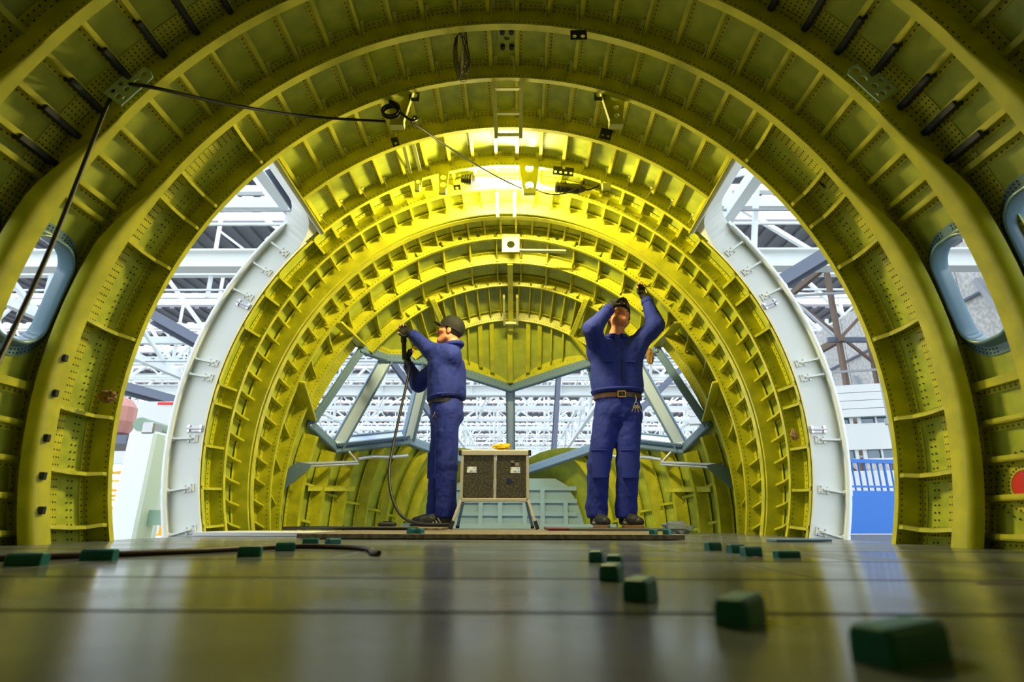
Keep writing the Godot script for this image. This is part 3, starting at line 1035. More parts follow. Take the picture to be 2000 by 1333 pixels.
func build_windshield() -> void:
	var w := thing("window_7", "blue-grey windshield frame with six panes ahead of the workers", "", Vector3.ZERO, "", "structure")
	for s: float in [-1.0, 1.0]:
		var c := {}
		for k in CORNERS: c[k] = flip(CORNERS[k], s)
		var inward := Vector3(-s * 0.6, 0.25, 0.7).normalized()
		# heavy edge beams
		for e in [["a_top", "a_out", 0.07], ["a_out", "ab_low", 0.075], ["a_top", "ab_top", 0.08], ["ab_top", "bc_top", 0.09], ["bc_top", "c_top", 0.11], ["bc_low", "c_in", 0.10], ["c_in", "c_low", 0.10], ["ab_low", "bc_low", 0.10]]:
			var st := begin()
			var a: Vector3 = c[e[0]]
			var b: Vector3 = c[e[1]]
			var dir := (b - a).normalized()
			chamfer_box(st, Vector3(e[2], (b - a).length() + 0.05, 0.05), 0.008, along(a, b, inward, 1, 1, false))
			part(w, "edge_beam", done(st), mats.blue_grey)
			var l := (b - a).length()
			var nr := int(l / 0.045)
			for i in nr: rivet(a + dir * (l * (i + 0.5) / nr) + inward * 0.026, inward)
		channel(w, "post", c.ab_top, c.ab_low, 0.115, 0.03, inward)
		channel(w, "post", c.bc_top, c.bc_low, 0.13, 0.045, inward)
		# pale inner sill of the middle pane
		var up := Vector3(0, 0.055, 0.03)
		channel(w, "sill", c.ab_low + up, c.bc_low + up, 0.10, 0.02, (inward + Vector3.UP * 0.8).normalized())
	channel(w, "post", Vector3(0, 1.5, -6.05), Vector3(0, 0.58, -6.98), 0.085, 0.04, Vector3(0, 0.4, 0.9))
	flush_rivets(w, mats.dark_fitting)
	# lower bulkhead of grey-green panels below the windshield
	var b := thing("wall_bulkhead", "grey-teal riveted bulkhead low in the nose behind the step stand", "", Vector3.ZERO, "", "structure")
	var st := begin()
	var poly := PackedVector2Array()
	for i in 17:
		var a := lerpf(-100, 100, i / 16.0)
		var p := hull(6.72, a, 0.06)
		poly.append(Vector2(p.x, minf(p.y, 0.55)))
	prism(st, poly, 0.01, Transform3D(Basis(), Vector3(0, 0, -6.73)))
	part(b, "web", done(st), mats.teal_grey)
	for y: float in [0.44, 0.30, 0.16, 0.02]:
		bar_part(b, "stiffener", Vector3(-0.75, y, -6.70), Vector3(0.75, y, -6.70), 0.02, 0.045, mats.teal_grey)
	for x: float in [-0.62, -0.34, -0.12, 0.16, 0.36, 0.62]:
		bar_part(b, "upright", Vector3(x, -0.1, -6.69), Vector3(x, 0.42 if absf(x) < 0.5 else 0.3, -6.69), 0.05, 0.03, mats.teal_grey, Vector3.BACK)
	bar_part(b, "floor_beam", Vector3(-1.0, 0.0, -5.6), Vector3(1.0, 0.0, -5.6), 0.04, 0.12, mats.teal_grey)
	bar_part(b, "floor_beam", Vector3(-1.1, -0.03, -5.15), Vector3(1.1, -0.03, -5.15), 0.05, 0.08, mats.teal_grey)

# ------------------------------------------------------------------ doors

func build_doors() -> void:
	for s: float in [-1.0, 1.0]:
		var d := thing("door_%d" % (1 if s < 0 else 2), "white painted surround of the open %s door" % ("left" if s < 0 else "right"), "", Vector3.ZERO, "", "structure")
		# aft frame of the opening belongs to the cabin; the forward jamb is a white web with a rolled outer lip
		var st := begin()
		sweep_frame(st, 3.56, s * (DOOR_TOP + 4.0), s * 113.0, [[-0.10, 0.088, 0.0, 0.02], [-0.112, -0.09, -0.045, 0.02]])
		part(d, "jamb", done(st), mats.door_white)
		st = begin()
		var pts := PackedVector3Array()
		for i in 30: pts.append(hull(3.515, s * lerpf(DOOR_TOP + 5.0, 113.0, i / 29.0), -0.09))
		tube(st, pts, 0.016, 8)
		part(d, "seal_lip", done(st), mats.door_white)
		# header from frame to frame
		st = begin()
		var g := DOOR_TOP * s
		hexa(st, [hull(2.73, g, 0.105), hull(2.73, g, -0.10), hull(2.73, g + s * 0.7, 0.105), hull(2.73, g + s * 0.7, -0.10), hull(3.6, g, 0.105), hull(3.6, g, -0.10), hull(3.6, g + s * 0.7, 0.105), hull(3.6, g + s * 0.7, -0.10)])
		part(d, "header", done(st), mats.door_white)
		# rounded gusset in the forward top corner
		st = begin()
		for i in 8:
			var a0 := PI / 2 * i / 8.0
			var a1 := PI / 2 * (i + 1) / 8.0
			for ins: float in [0.0]:
				var c := []
				for a in [a0, a1]:
					var dd: float = 3.56 - 0.22 * (1.0 - sin(a))
					var gg: float = DOOR_TOP + 0.7 + 6.3 * (1.0 - cos(a))
					c.append([hull(dd, gg * s, 0.085), hull(dd, gg * s, -0.10), hull(3.56, (DOOR_TOP + 0.6) * s, 0.085), hull(3.56, (DOOR_TOP + 0.6) * s, -0.10)])
				quad(st, c[0][0], c[0][1], c[1][1], c[1][0])
				tri(st, c[0][0], c[1][0], c[0][2])
				tri(st, c[0][1], c[1][1], c[0][3])
		part(d, "corner_gusset", done(st), mats.door_white)
		# yellow edge member at the cabin side of the header
		st = begin()
		hexa(st, [hull(2.73, g - s * 0.3, 0.0), hull(2.73, g - s * 0.3, 0.115), hull(2.73, g - s * 0.01, 0.0), hull(2.73, g - s * 0.01, 0.115), hull(3.6, g - s * 0.3, 0.0), hull(3.6, g - s * 0.3, 0.115), hull(3.6, g - s * 0.01, 0.0), hull(3.6, g - s * 0.01, 0.115)])
		part(d, "header_beam", done(st), mats.primer)
		# latch brackets on the jamb
		for gg: float in [52.0, 57.0, 63.0, 77.0, 79.8, 91.0, 99.5, 106.5]:
			latch(d, gg * s, s)
		for gg: float in [64.8, 89.2]:
			steel_plate(d, gg * s, s)
		flush_rivets(d, mats.door_white)

func jamb_frame(g: float, inset: float) -> Transform3D:
	var n := hull_normal(3.56, g)
	var t := Vector3(n.y, -n.x, 0)
	if t.y < 0: t = -t
	return Transform3D(Basis(n, t, n.cross(t)), hull(3.56, g, inset) + Vector3(0, 0, 0.001))

func latch(d: Node, g: float, _s: float) -> void:
	var t := jamb_frame(g, 0.0)
	if t.basis.z.z < 0: t.basis.z = -t.basis.z
	t.basis = t.basis.scaled(Vector3.ONE * 1.3)
	var st := begin()
	box(st, Vector3(0.0, -0.018, 0), Vector3(0.05, 0.018, 0.008), t)
	box(st, Vector3(-0.075, -0.004, 0), Vector3(0.03, 0.004, 0.028), t)
	box(st, Vector3(-0.085, -0.012, 0), Vector3(-0.06, 0.012, 0.04), t)
	var o := part(d, "latch_bracket", done(st), mats.door_white)
	st = begin()
	for y: float in [-0.013, 0.013]:
		for x: float in [0.012, 0.04]:
			tube(st, PackedVector3Array([t * Vector3(x, y, 0.008), t * Vector3(x, y, 0.013)]), 0.0055, 6)
	part(o, "bolt", done(st), mats.steel)

func steel_plate(d: Node, g: float, _s: float) -> void:
	var t := jamb_frame(g, 0.05)
	if t.basis.z.z < 0: t.basis.z = -t.basis.z
	var st := begin()
	box(st, Vector3(-0.06, -0.02, 0), Vector3(0.045, 0.02, 0.012), t)
	box(st, Vector3(-0.06, -0.004, 0.012), Vector3(0.045, 0.004, 0.03), t)
	var o := part(d, "stop_fitting", done(st), mats.steel)
	st = begin()
	for y: float in [-0.014, 0.014]:
		for x: float in [-0.045, 0.03]:
			tube(st, PackedVector3Array([t * Vector3(x, y, 0.012), t * Vector3(x, y, 0.02)]), 0.009, 8)
	part(o, "bolt", done(st), mats.aluminium)

# ------------------------------------------------------------------ floor

func build_floor() -> void:
	var f := thing("floor", "scuffed glossy grey cabin floor panels with dark seams", "", Vector3.ZERO, "", "structure")
	var rows := [-4.0, -2.6, -1.3, -0.05, 0.70, 1.085, 1.55, 2.05, 2.72, 3.45, 4.15, 4.9]
	for i in rows.size() - 1:
		var cols := [-1.87, 1.87] if i < 5 else ([-1.87, -0.42, 0.95, 1.87] if i % 2 == 0 else [-1.87, -0.95, 0.62, 1.87])
		for k in cols.size() - 1:
			var st := begin()
			var lo := Vector3(cols[k] + 0.003, -0.02, -rows[i + 1] + 0.006)
			var hi := Vector3(cols[k + 1] - 0.003, 0.0, -rows[i] - 0.006)
			chamfer_box(st, Vector3(hi.x - lo.x, hi.y - lo.y, hi.z - lo.z), 0.002, Transform3D(Basis(), (lo + hi) / 2))
			part(f, "floor_panel", done(st), mats.floor_panel)
	var sub := begin()
	box(sub, Vector3(-1.88, -0.06, -4.92), Vector3(1.88, -0.022, 4.0))
	part(f, "subfloor", done(sub), mats.seam_dark)

# ------------------------------------------------------------------ hangar

func build_hangar() -> void:
	var floor_y := -4.2
	var g := thing("ground", "grey concrete hangar floor far below the fuselage", "", Vector3.ZERO, "", "structure")
	var st := begin()
	box(st, Vector3(-60, floor_y - 0.3, -120), Vector3(40, floor_y, 40))
	part(g, "slab", done(st), mats.concrete)
	# roof: decks with open glazed strips between them
	var r := thing("roof_hangar", "dark corrugated hangar roof decks between bright skylight strips", "", Vector3.ZERO, "", "structure")
	var z := 40.0
	while z > -118.0:
		st = begin()
		box(st, Vector3(-60, 14.6, z - 3.4), Vector3(40, 14.8, z))
		for k in 110: box(st, Vector3(-60 + 0.9 * k, 14.48, z - 3.4), Vector3(-59.7 + 0.9 * k, 14.6, z))
		part(r, "deck", done(st), mats.roof_deck)
		z -= 6.0
	# walls
	var wl := thing("wall_hangar_left", "far white hangar wall with tall glazed bays", "", Vector3.ZERO, "", "structure")
	hangar_wall(wl, Vector3(-60, floor_y, 40), Vector3(-60, floor_y, -120), 18.8)
	var we := thing("wall_hangar_end", "far end wall of the hangar with bright glazing", "", Vector3.ZERO, "", "structure")
	hangar_wall(we, Vector3(-60, floor_y, -120), Vector3(40, floor_y, -120), 18.8)
	var wr := thing("wall_hangar_right", "pale hangar side wall with braces and glazing", "", Vector3.ZERO, "", "structure")
	hangar_wall(wr, Vector3(40, floor_y, -120), Vector3(40, floor_y, 40), 18.8)
	var wb := thing("wall_hangar_back", "hangar wall behind the fuselage with tall doors glazed above", "", Vector3.ZERO, "", "structure")
	hangar_wall(wb, Vector3(40, floor_y, 40), Vector3(-60, floor_y, 40), 18.8)
	var zz := -9.0
	var count := 0
	while zz > -110.0:
		truss(zz, count)
		count += 1
		zz -= 6.0 if zz > -40 else 8.5

func hangar_wall(parent: Node, a: Vector3, b: Vector3, h: float) -> void:
	var along_ := (b - a)
	var n := int(along_.length() / 8.0)
	var across := along_.normalized().cross(Vector3.UP)
	var st := begin()
	bar(st, a + Vector3.UP * 3.0, b + Vector3.UP * 3.0, 0.3, 6.0, Vector3.UP)
	part(parent, "lower_cladding", done(st), mats.wall_white)
	st = begin()
	bar(st, a + Vector3.UP * (h - 1.2), b + Vector3.UP * (h - 1.2), 0.3, 2.4, Vector3.UP)
	part(parent, "upper_cladding", done(st), mats.wall_white)
	for i in n + 1:
		var p := a + along_ * (float(i) / n)
		bar_part(parent, "column", p, p + Vector3.UP * h, 0.5, 0.6, mats.truss_white, across)

func truss(z: float, i: int) -> void:
	var t := thing("roof_truss", "white lattice roof truss across the hangar, %s counted from the nose" % ["first", "second", "third", "fourth", "fifth", "sixth", "seventh", "eighth", "ninth", "tenth", "eleventh", "twelfth", "thirteenth", "fourteenth", "fifteenth", "sixteenth"][mini(i, 15)], "truss", Vector3.ZERO, "hangar roof trusses")
	var x0 := -48.0
	var x1 := 34.0
	var y0 := 8.6 + 0.5 * (i % 3)
	var y1 := 13.4
	var m: Material = mats.truss_white
	var wide := z < -30.0
	bar_part(t, "chord", Vector3(x0, y0, z), Vector3(x1, y0, z), 0.3, 0.34, m)
	bar_part(t, "chord", Vector3(x0, y1, z), Vector3(x1, y1, z), 0.3, 0.30, m)
	bar_part(t, "tie_rod", Vector3(x0, y0 - 1.1, z + 0.8), Vector3(x1, y0 - 1.1, z + 0.8), 0.07, 0.07, m)
	var step := [4.1, 3.4, 5.1][i % 3] as float
	var n := int((x1 - x0) / step)
	for k in n + 1:
		var x := x0 + step * k
		bar_part(t, "web_post", Vector3(x, y0 - (1.1 if k % 2 else 0.0), z), Vector3(x, y1, z), 0.14, 0.14, m)
		if k < n:
			var up := k % 2 == 0
			bar_part(t, "diagonal", Vector3(x, y0 if up else y1, z), Vector3(x + step, y1 if up else y0, z), 0.17, 0.17, m)
			bar_part(t, "sub_diagonal", Vector3(x, (y0 + y1) / 2, z), Vector3(x + step / 2, y0, z), 0.09, 0.09, m)
			if wide and k % 2: bar_part(t, "sway_brace", Vector3(x, y0, z), Vector3(x + step, y1 - 0.4, z + 6.0), 0.11, 0.11, m)

# lattice girder running along the hangar
func girder(x: float, y0: float, y1: float, label: String) -> void:
	var t := thing("lattice_girder", label, "girder", Vector3.ZERO, "girders along the hangar")
	bar_part(t, "chord", Vector3(x, y0, -7), Vector3(x, y0, -112), 0.28, 0.3, mats.truss_white)
	bar_part(t, "chord", Vector3(x, y1, -7), Vector3(x, y1, -112), 0.28, 0.3, mats.truss_white)
	for k in 26:
		var z := -7.0 - 4.0 * k
		bar_part(t, "web_post", Vector3(x, y0, z), Vector3(x, y1, z), 0.13, 0.13, mats.truss_white)
		bar_part(t, "diagonal", Vector3(x, y0 if k % 2 else y1, z), Vector3(x, y1 if k % 2 else y0, z - 4.0), 0.15, 0.15, mats.truss_white)

func i_beam(called: String, label: String, a: Vector3, b: Vector3, size: float, m: Material, group := "") -> void:
	var t := thing(called, label, "beam", Vector3.ZERO, group)
	var top := a if a.y > b.y else b
	bar_part(t, "hanger_rod", top, Vector3(top.x, 9.0, top.z), 0.03, 0.03, m)
	var tr := along(a, b, Vector3(0.2, 0.3, 1), 1, 1, false)
	var l := (b - a).length() / 2
	var st := begin()
	box(st, Vector3(-size * 0.05, -l, -size / 2), Vector3(size * 0.05, l, size / 2), tr)
	part(t, "web", done(st), m)
	for k: float in [-1.0, 1.0]:
		st = begin()
		box(st, Vector3(-size * 0.36, -l, k * size / 2 - size * 0.06), Vector3(size * 0.36, l, k * size / 2 + size * 0.06), tr)
		part(t, "flange", done(st), m)

func build_hangar_things() -> void:
	girder(-30.0, 6.4, 8.4, "white lattice girder along the far left of the hangar")
	girder(-17.0, 7.0, 9.0, "white lattice girder overhead beyond the left door")
	girder(-6.0, 8.0, 10.2, "white lattice girder overhead left of the nose")
	girder(5.5, 7.6, 9.8, "white lattice girder overhead right of the nose")
	girder(16.0, 6.6, 8.8, "white lattice girder overhead beyond the right door")
	for q in [[-13.0, 6.3, "white plate girder across the hangar nearest the nose"], [-25.0, 5.6, "white plate girder across the hangar, middle one"], [-46.0, 4.4, "white plate girder across the far half of the hangar"], [-70.0, 5.2, "white plate girder across the far end of the hangar"]]:
		var t := thing("plate_girder", q[2], "girder", Vector3.ZERO, "plate girders across the hangar")
		var y: float = q[1]
		var z: float = q[0]
		bar_part(t, "web", Vector3(-48, y, z), Vector3(34, y, z), 0.05, 0.42, mats.truss_white)
		bar_part(t, "flange", Vector3(-48, y - 0.22, z), Vector3(34, y - 0.22, z), 0.4, 0.05, mats.truss_white)
		bar_part(t, "flange", Vector3(-48, y + 0.22, z), Vector3(34, y + 0.22, z), 0.4, 0.05, mats.truss_white)
		bar_part(t, "rail", Vector3(-48, y + 1.3, z + 0.2), Vector3(34, y + 1.3, z + 0.2), 0.05, 0.05, mats.pipe_grey)
		for k in 20:
			var x := -46.0 + 4.0 * k
			bar_part(t, "stiffener", Vector3(x, y - 0.2, z + 0.08), Vector3(x, y + 0.2, z + 0.08), 0.05, 0.14, mats.truss_white)
			bar_part(t, "hanger", Vector3(x, y + 0.22, z), Vector3(x + 0.4, 9.0, z), 0.12, 0.12, mats.truss_white)
	# sloping steel stays of the dock round the aircraft
	i_beam("dock_stay", "blue-grey steel stay crossing the top of the left door opening", Vector3(-3.75, 5.35, -7.6), Vector3(-2.75, 3.9, -8.6), 0.26, mats.beam_grey, "dock stays")
	i_beam("dock_stay", "blue-grey steel stay sloping across the middle of the left door opening", Vector3(-6.1, 3.35, -9.0), Vector3(-4.6, 2.55, -9.4), 0.22, mats.beam_grey, "dock stays")
	i_beam("dock_stay", "blue-grey steel stay low in the left door opening", Vector3(-6.6, 2.2, -9.2), Vector3(-5.2, 1.85, -9.6), 0.2, mats.beam_grey, "dock stays")
	i_beam("dock_stay", "dark blue-grey stay sloping up across the right door opening", Vector3(3.6, 3.3, -8.4), Vector3(5.5, 4.4, -8.0), 0.26, mats.beam_grey, "dock stays")
	i_beam("dock_stay", "grey stay seen through the right side windshield pane", Vector3(2.2, 1.9, -11.0), Vector3(4.0, 3.6, -11.5), 0.16, mats.beam_grey, "dock stays")
	i_beam("dock_post", "grey leaning post seen through the windshield right of the centre post", Vector3(0.38, -4.2, -12.2), Vector3(1.0, 3.4, -12.2), 0.13, mats.beam_grey)
	i_beam("dock_stay", "grey stay seen through the left windshield pane", Vector3(-3.57, 4.46, -15.0), Vector3(-2.07, 2.55, -15.0), 0.19, mats.beam_grey, "dock stays")
	# rusty braced tower beside the right door
	var tw := thing("braced_tower", "rusty brown braced tower beyond the right door opening", "tower", Vector3(9.2, -4.2, -15.5))
	for q in [[0.0, 0.0], [2.4, 0.0], [0.0, -2.4], [2.4, -2.4]]:
		bar_part(tw, "leg", Vector3(q[0], 0, q[1]), Vector3(q[0], 11.5, q[1]), 0.12, 0.12, mats.beam_brown)
	for k in 5:
		var y := 2.3 * k
		bar_part(tw, "brace", Vector3(0, y, 0), Vector3(2.4, y + 2.3, 0), 0.08, 0.08, mats.beam_brown)
		bar_part(tw, "brace", Vector3(2.4, y, -2.4), Vector3(0, y + 2.3, -2.4), 0.08, 0.08, mats.beam_brown)
		bar_part(tw, "brace", Vector3(0, y, 0), Vector3(0, y + 2.3, -2.4), 0.07, 0.07, mats.pipe_grey)
		bar_part(tw, "ring_beam", Vector3(-0.3, y + 2.3, 0), Vector3(2.7, y + 2.3, 0), 0.1, 0.14, mats.beam_grey)
		bar_part(tw, "ring_beam", Vector3(0, y + 2.3, 0.2), Vector3(0, y + 2.3, -2.6), 0.14, 0.18, mats.beam_brown)
		bar_part(tw, "cable_tray", Vector3(-1.6, y + 1.2, 0.3), Vector3(3.0, y + 1.5, 0.3), 0.05, 0.06, mats.pipe_grey)
	# pale side partition with pipes behind the tower
	var pa := thing("partition", "tall pale panelled partition streaked with grey beyond the right door", "partition", Vector3(13.0, -4.2, -14.0))
	for k in 7:
		for r in 3:
			var pz := 6.0 - 3.0 * k
			bar_part(pa, "panel", Vector3(0, 0.1 + 4.0 * r, pz), Vector3(0, 4.0 + 4.0 * r, pz), 2.94, 0.12, mats.wall_streaked, Vector3.RIGHT)
	for k in 6:
		bar_part(pa, "brace", Vector3(-0.15, 1.0 + 1.2 * (k % 2), 6.5 - 3.2 * k), Vector3(-0.15, 9.5 + 1.2 * (k % 3), 2.5 - 3.2 * k), 0.22, 0.16, mats.pipe_grey if k % 2 else mats.beam_brown)
		bar_part(pa, "rail", Vector3(-0.12, 2.0 + 1.7 * k, 8.0), Vector3(-0.12, 1.6 + 1.7 * k, -14.0), 0.06, 0.07, mats.beam_grey)
	for k in 3:
		bar_part(pa, "pipe", Vector3(-0.2, 7.6 + 0.35 * k, 8.0), Vector3(-0.2, 7.2 + 0.35 * k, -14.0), 0.08, 0.08, mats.blue_paint if k == 0 else mats.pipe_grey)
	# office cabin with many-paned windows and a blue balustrade before it
	var of := thing("office_cabin", "white office cabin with many-paned windows beyond the right door", "cabin", Vector3(6.7, -3.4, -11.2))
	of.rotation.y = -0.30
	bar_part(of, "plinth", Vector3(-3, -0.4, 0), Vector3(3, -0.4, 0), 0.3, 0.8, mats.concrete)
	bar_part(of, "wall_panel", Vector3(-3, 5.05, 0), Vector3(3, 5.05, 0), 0.2, 0.5, mats.wall_white)
	bar_part(of, "wall_panel", Vector3(-3, 2.2, 0), Vector3(3, 2.2, 0), 0.2, 4.4, mats.wall_white)
	for k in 4:
		bar_part(of, "fascia_board", Vector3(-3.1, 5.5 + 0.16 * k, 0.05), Vector3(3.1, 5.5 + 0.16 * k, 0.05), 0.24, 0.15, mats.wall_white)
	for k in 5:
		var x := -2.5 + 1.0 * k
		var wn := bar_part(of, "window_pane", Vector3(x, 4.62, -0.02), Vector3(x, 5.6, -0.02), 0.86, 0.02, mats.far_glass, Vector3.BACK)
		wn.name = "window_pane"
		for c in 4: bar_part(of, "glazing_bar", Vector3(x - 0.43 + 0.287 * c, 4.6, 0.03), Vector3(x - 0.43 + 0.287 * c, 5.6, 0.03), 0.06 if c % 3 == 0 else 0.03, 0.05, mats.wall_white, Vector3.BACK)
		for c in 3: bar_part(of, "glazing_bar", Vector3(x - 0.43, 4.62 + 0.33 * c, 0.03), Vector3(x + 0.43, 4.62 + 0.33 * c, 0.03), 0.05, 0.03, mats.wall_white)
	var bl := thing("balustrade", "blue balustrade and solid blue panel on the dock beyond the right door", "balustrade", Vector3(4.75, 0.0, -8.0))
	bl.rotation.y = 0.18
	bar_part(bl, "panel", Vector3(-1.2, 0.21, 0), Vector3(1.2, 0.21, 0), 0.04, 0.55, mats.blue_paint)
	bar_part(bl, "deck_edge", Vector3(-1.2, -0.16, 0), Vector3(1.2, -0.16, 0), 0.12, 0.16, mats.beam_grey)
	bar_part(bl, "handrail", Vector3(-1.2, 0.88, 0), Vector3(1.2, 0.88, 0), 0.05, 0.05, mats.blue_paint)
	bar_part(bl, "mid_rail", Vector3(-1.2, 0.54, 0), Vector3(1.2, 0.54, 0), 0.025, 0.025, mats.blue_paint)
	for k in 25: bar_part(bl, "baluster", Vector3(-1.2 + 0.1 * k, 0.48, 0), Vector3(-1.2 + 0.1 * k, 0.88, 0), 0.03 if k % 8 == 0 else 0.012, 0.02, mats.blue_paint)
	for x: float in [-1.1, 1.1]: bar_part(bl, "leg", Vector3(x, -4.2, 0), Vector3(x, -0.2, 0), 0.1, 0.1, mats.beam_grey)
	var col := thing("hangar_column", "round grey hangar column beside the right door opening", "column", Vector3(6.62, -4.2, -9.9))
	var st := begin()
	tube(st, PackedVector3Array([Vector3.ZERO, Vector3(0, 13, 0)]), 0.11, 14)
	part(col, "shaft", done(st), mats.pipe_grey)
	st = begin()
	tube(st, PackedVector3Array([Vector3(0, 5.9, 0), Vector3(0, 6.0, 0)]), 0.15, 14)
	part(col, "collar", done(st), mats.pipe_grey)
	# left: white jig column with a pipe, yellow railings, wrapped drum
	var jc := thing("jig_column", "broad white jig column standing outside the left door", "column", Vector3(-2.88, -4.2, -4.5))
	st = begin()
	chamfer_box(st, Vector3(0.22, 4.95, 0.22), 0.02, Transform3D(Basis(Vector3.BACK, -0.02), Vector3(0, 2.475, 0)))
	part(jc, "shaft", done(st), mats.truss_white)
	st = begin()
	chamfer_box(st, Vector3(0.10, 0.09, 0.12), 0.01, Transform3D(Basis(), Vector3(0.09, 4.97, 0.06)))
	part(jc, "clamp", done(st), mats.steel)
	st = begin()
	tube(st, PackedVector3Array([Vector3(0.02, 5.0, 0.1), Vector3(-0.2, 5.04, -0.9)]), 0.055, 12)
	part(jc, "pipe", done(st), mats.pipe_green)
	st = begin()
	box(st, Vector3(0.1, 4.25, -0.08), Vector3(0.9, 4.36, 0.0))
	part(jc, "cross_beam", done(st), mats.pipe_green)
	var post := thing("jig_post", "slim white round post between the jig column and the left door jamb", "post", Vector3(-3.06, -4.2, -5.1))
	st = begin()
	tube(st, PackedVector3Array([Vector3(0.06, 0, 0), Vector3(-0.02, 4.95, 0)]), 0.05, 12)
	part(post, "shaft", done(st), mats.truss_white)
	st = begin()
	tube(st, PackedVector3Array([Vector3(0, 4.93, 0), Vector3(0, 4.97, 0)]), 0.062, 12)
	part(post, "cap", done(st), mats.truss_white)
	var dr := thing("wrapped_drum", "pink plastic-wrapped drum at the edge of the left door opening", "drum", Vector3(-3.85, 0.83, -5.45))
	st = begin()
	var prev := []
	for q in [[0.0, 0.10], [0.05, 0.17], [0.16, 0.20], [0.30, 0.195], [0.38, 0.14], [0.42, 0.05]]:
		var row := []
		for k in 16: row.append(Vector3(cos(TAU * k / 16.0) * q[1], q[0], sin(TAU * k / 16.0) * q[1]))
		if prev:
			for k in 16: quad(st, prev[k], row[k], row[(k + 1) % 16], prev[(k + 1) % 16])
		prev = row
	part(dr, "wrap", done(st), mats.pink_wrap)
	st = begin()
	box(st, Vector3(-0.6, -0.08, -0.35), Vector3(0.35, 0.0, 0.25))
	box(st, Vector3(-0.3, -5.03, -0.1), Vector3(-0.2, -0.08, 0.0))
	part(dr, "shelf", done(st), mats.beam_grey)
	var bd := thing("dock_board", "large white board behind the jig column at the left", "board", Vector3(-4.45, 0.75, -6.9))
	bar_part(bd, "face", Vector3(-1.0, 0.35, 0), Vector3(0.65, 0.35, 0), 0.05, 0.75, mats.wall_white)
	bar_part(bd, "leg", Vector3(-0.8, -4.95, -0.06), Vector3(-0.8, 0.4, -0.06), 0.06, 0.06, mats.pipe_grey)
	bar_part(bd, "leg", Vector3(0.5, -4.95, -0.06), Vector3(0.5, 0.4, -0.06), 0.06, 0.06, mats.pipe_grey)
	bar_part(bd, "top_stripe", Vector3(0.1, 0.70, 0.03), Vector3(0.5, 0.70, 0.03), 0.01, 0.03, mats.port_red)
	for q in [[-6.4, "yellow railing farthest from the left door"], [-5.6, "yellow railing nearest the left door"]]:
		var rl := thing("yellow_railing", q[1], "railing", Vector3(-5.6, 0, (q[0] + 6.0) * 2.2 - 8.6), "yellow railings outside the left door")
		for h: float in [0.68, 0.45, 0.38, 0.22, 0.12]: bar_part(rl, "rail", Vector3(-1.2, h, 0), Vector3(2.4, h, 0), 0.035, 0.035, mats.yellow_paint)
		for k in 7: bar_part(rl, "rail_post", Vector3(-1.2 + 0.6 * k, -0.3, 0), Vector3(-1.2 + 0.6 * k, 0.68, 0), 0.04, 0.04, mats.yellow_paint)
		bar_part(rl, "deck", Vector3(-1.2, -0.22, -0.4), Vector3(2.4, -0.22, -0.4), 1.0, 0.16, mats.yellow_paint if q[0] < -6.0 else mats.truss_white)
		for x: float in [-1.1, 2.3]: bar_part(rl, "leg", Vector3(x, -4.2, -0.4), Vector3(x, -0.3, -0.4), 0.12, 0.12, mats.truss_white)
	# pale equipment cabinets under the far trusses
	for q in [[-9.0, -18.0, 3.2, "white"], [-12.5, -22.0, 4.2, "grey"], [-4.0, -30.0, 3.0, "tall white"], [3.0, -34.0, 3.4, "far white"], [-8.0, -40.0, 4.0, "distant white"]]:
		var cb := thing("equipment_cabin", "%s equipment cabin on the hangar floor beyond the nose" % q[3], "cabin", Vector3(q[0], -4.2, q[1]))
		bar_part(cb, "body", Vector3(0, 0, 0), Vector3(0, q[2] + 1.6, 0), 3.0, 2.4, mats.wall_white, Vector3.BACK)
		bar_part(cb, "roof_slab", Vector3(-1.7, q[2] + 1.65, 0), Vector3(1.7, q[2] + 1.65, 0), 2.8, 0.12, mats.pipe_grey)
		bar_part(cb, "door_leaf", Vector3(0.4, 0.05, 1.22), Vector3(0.4, 2.1, 1.22), 0.9, 0.05, mats.pipe_grey, Vector3.BACK)

# ------------------------------------------------------------------ work light and cables

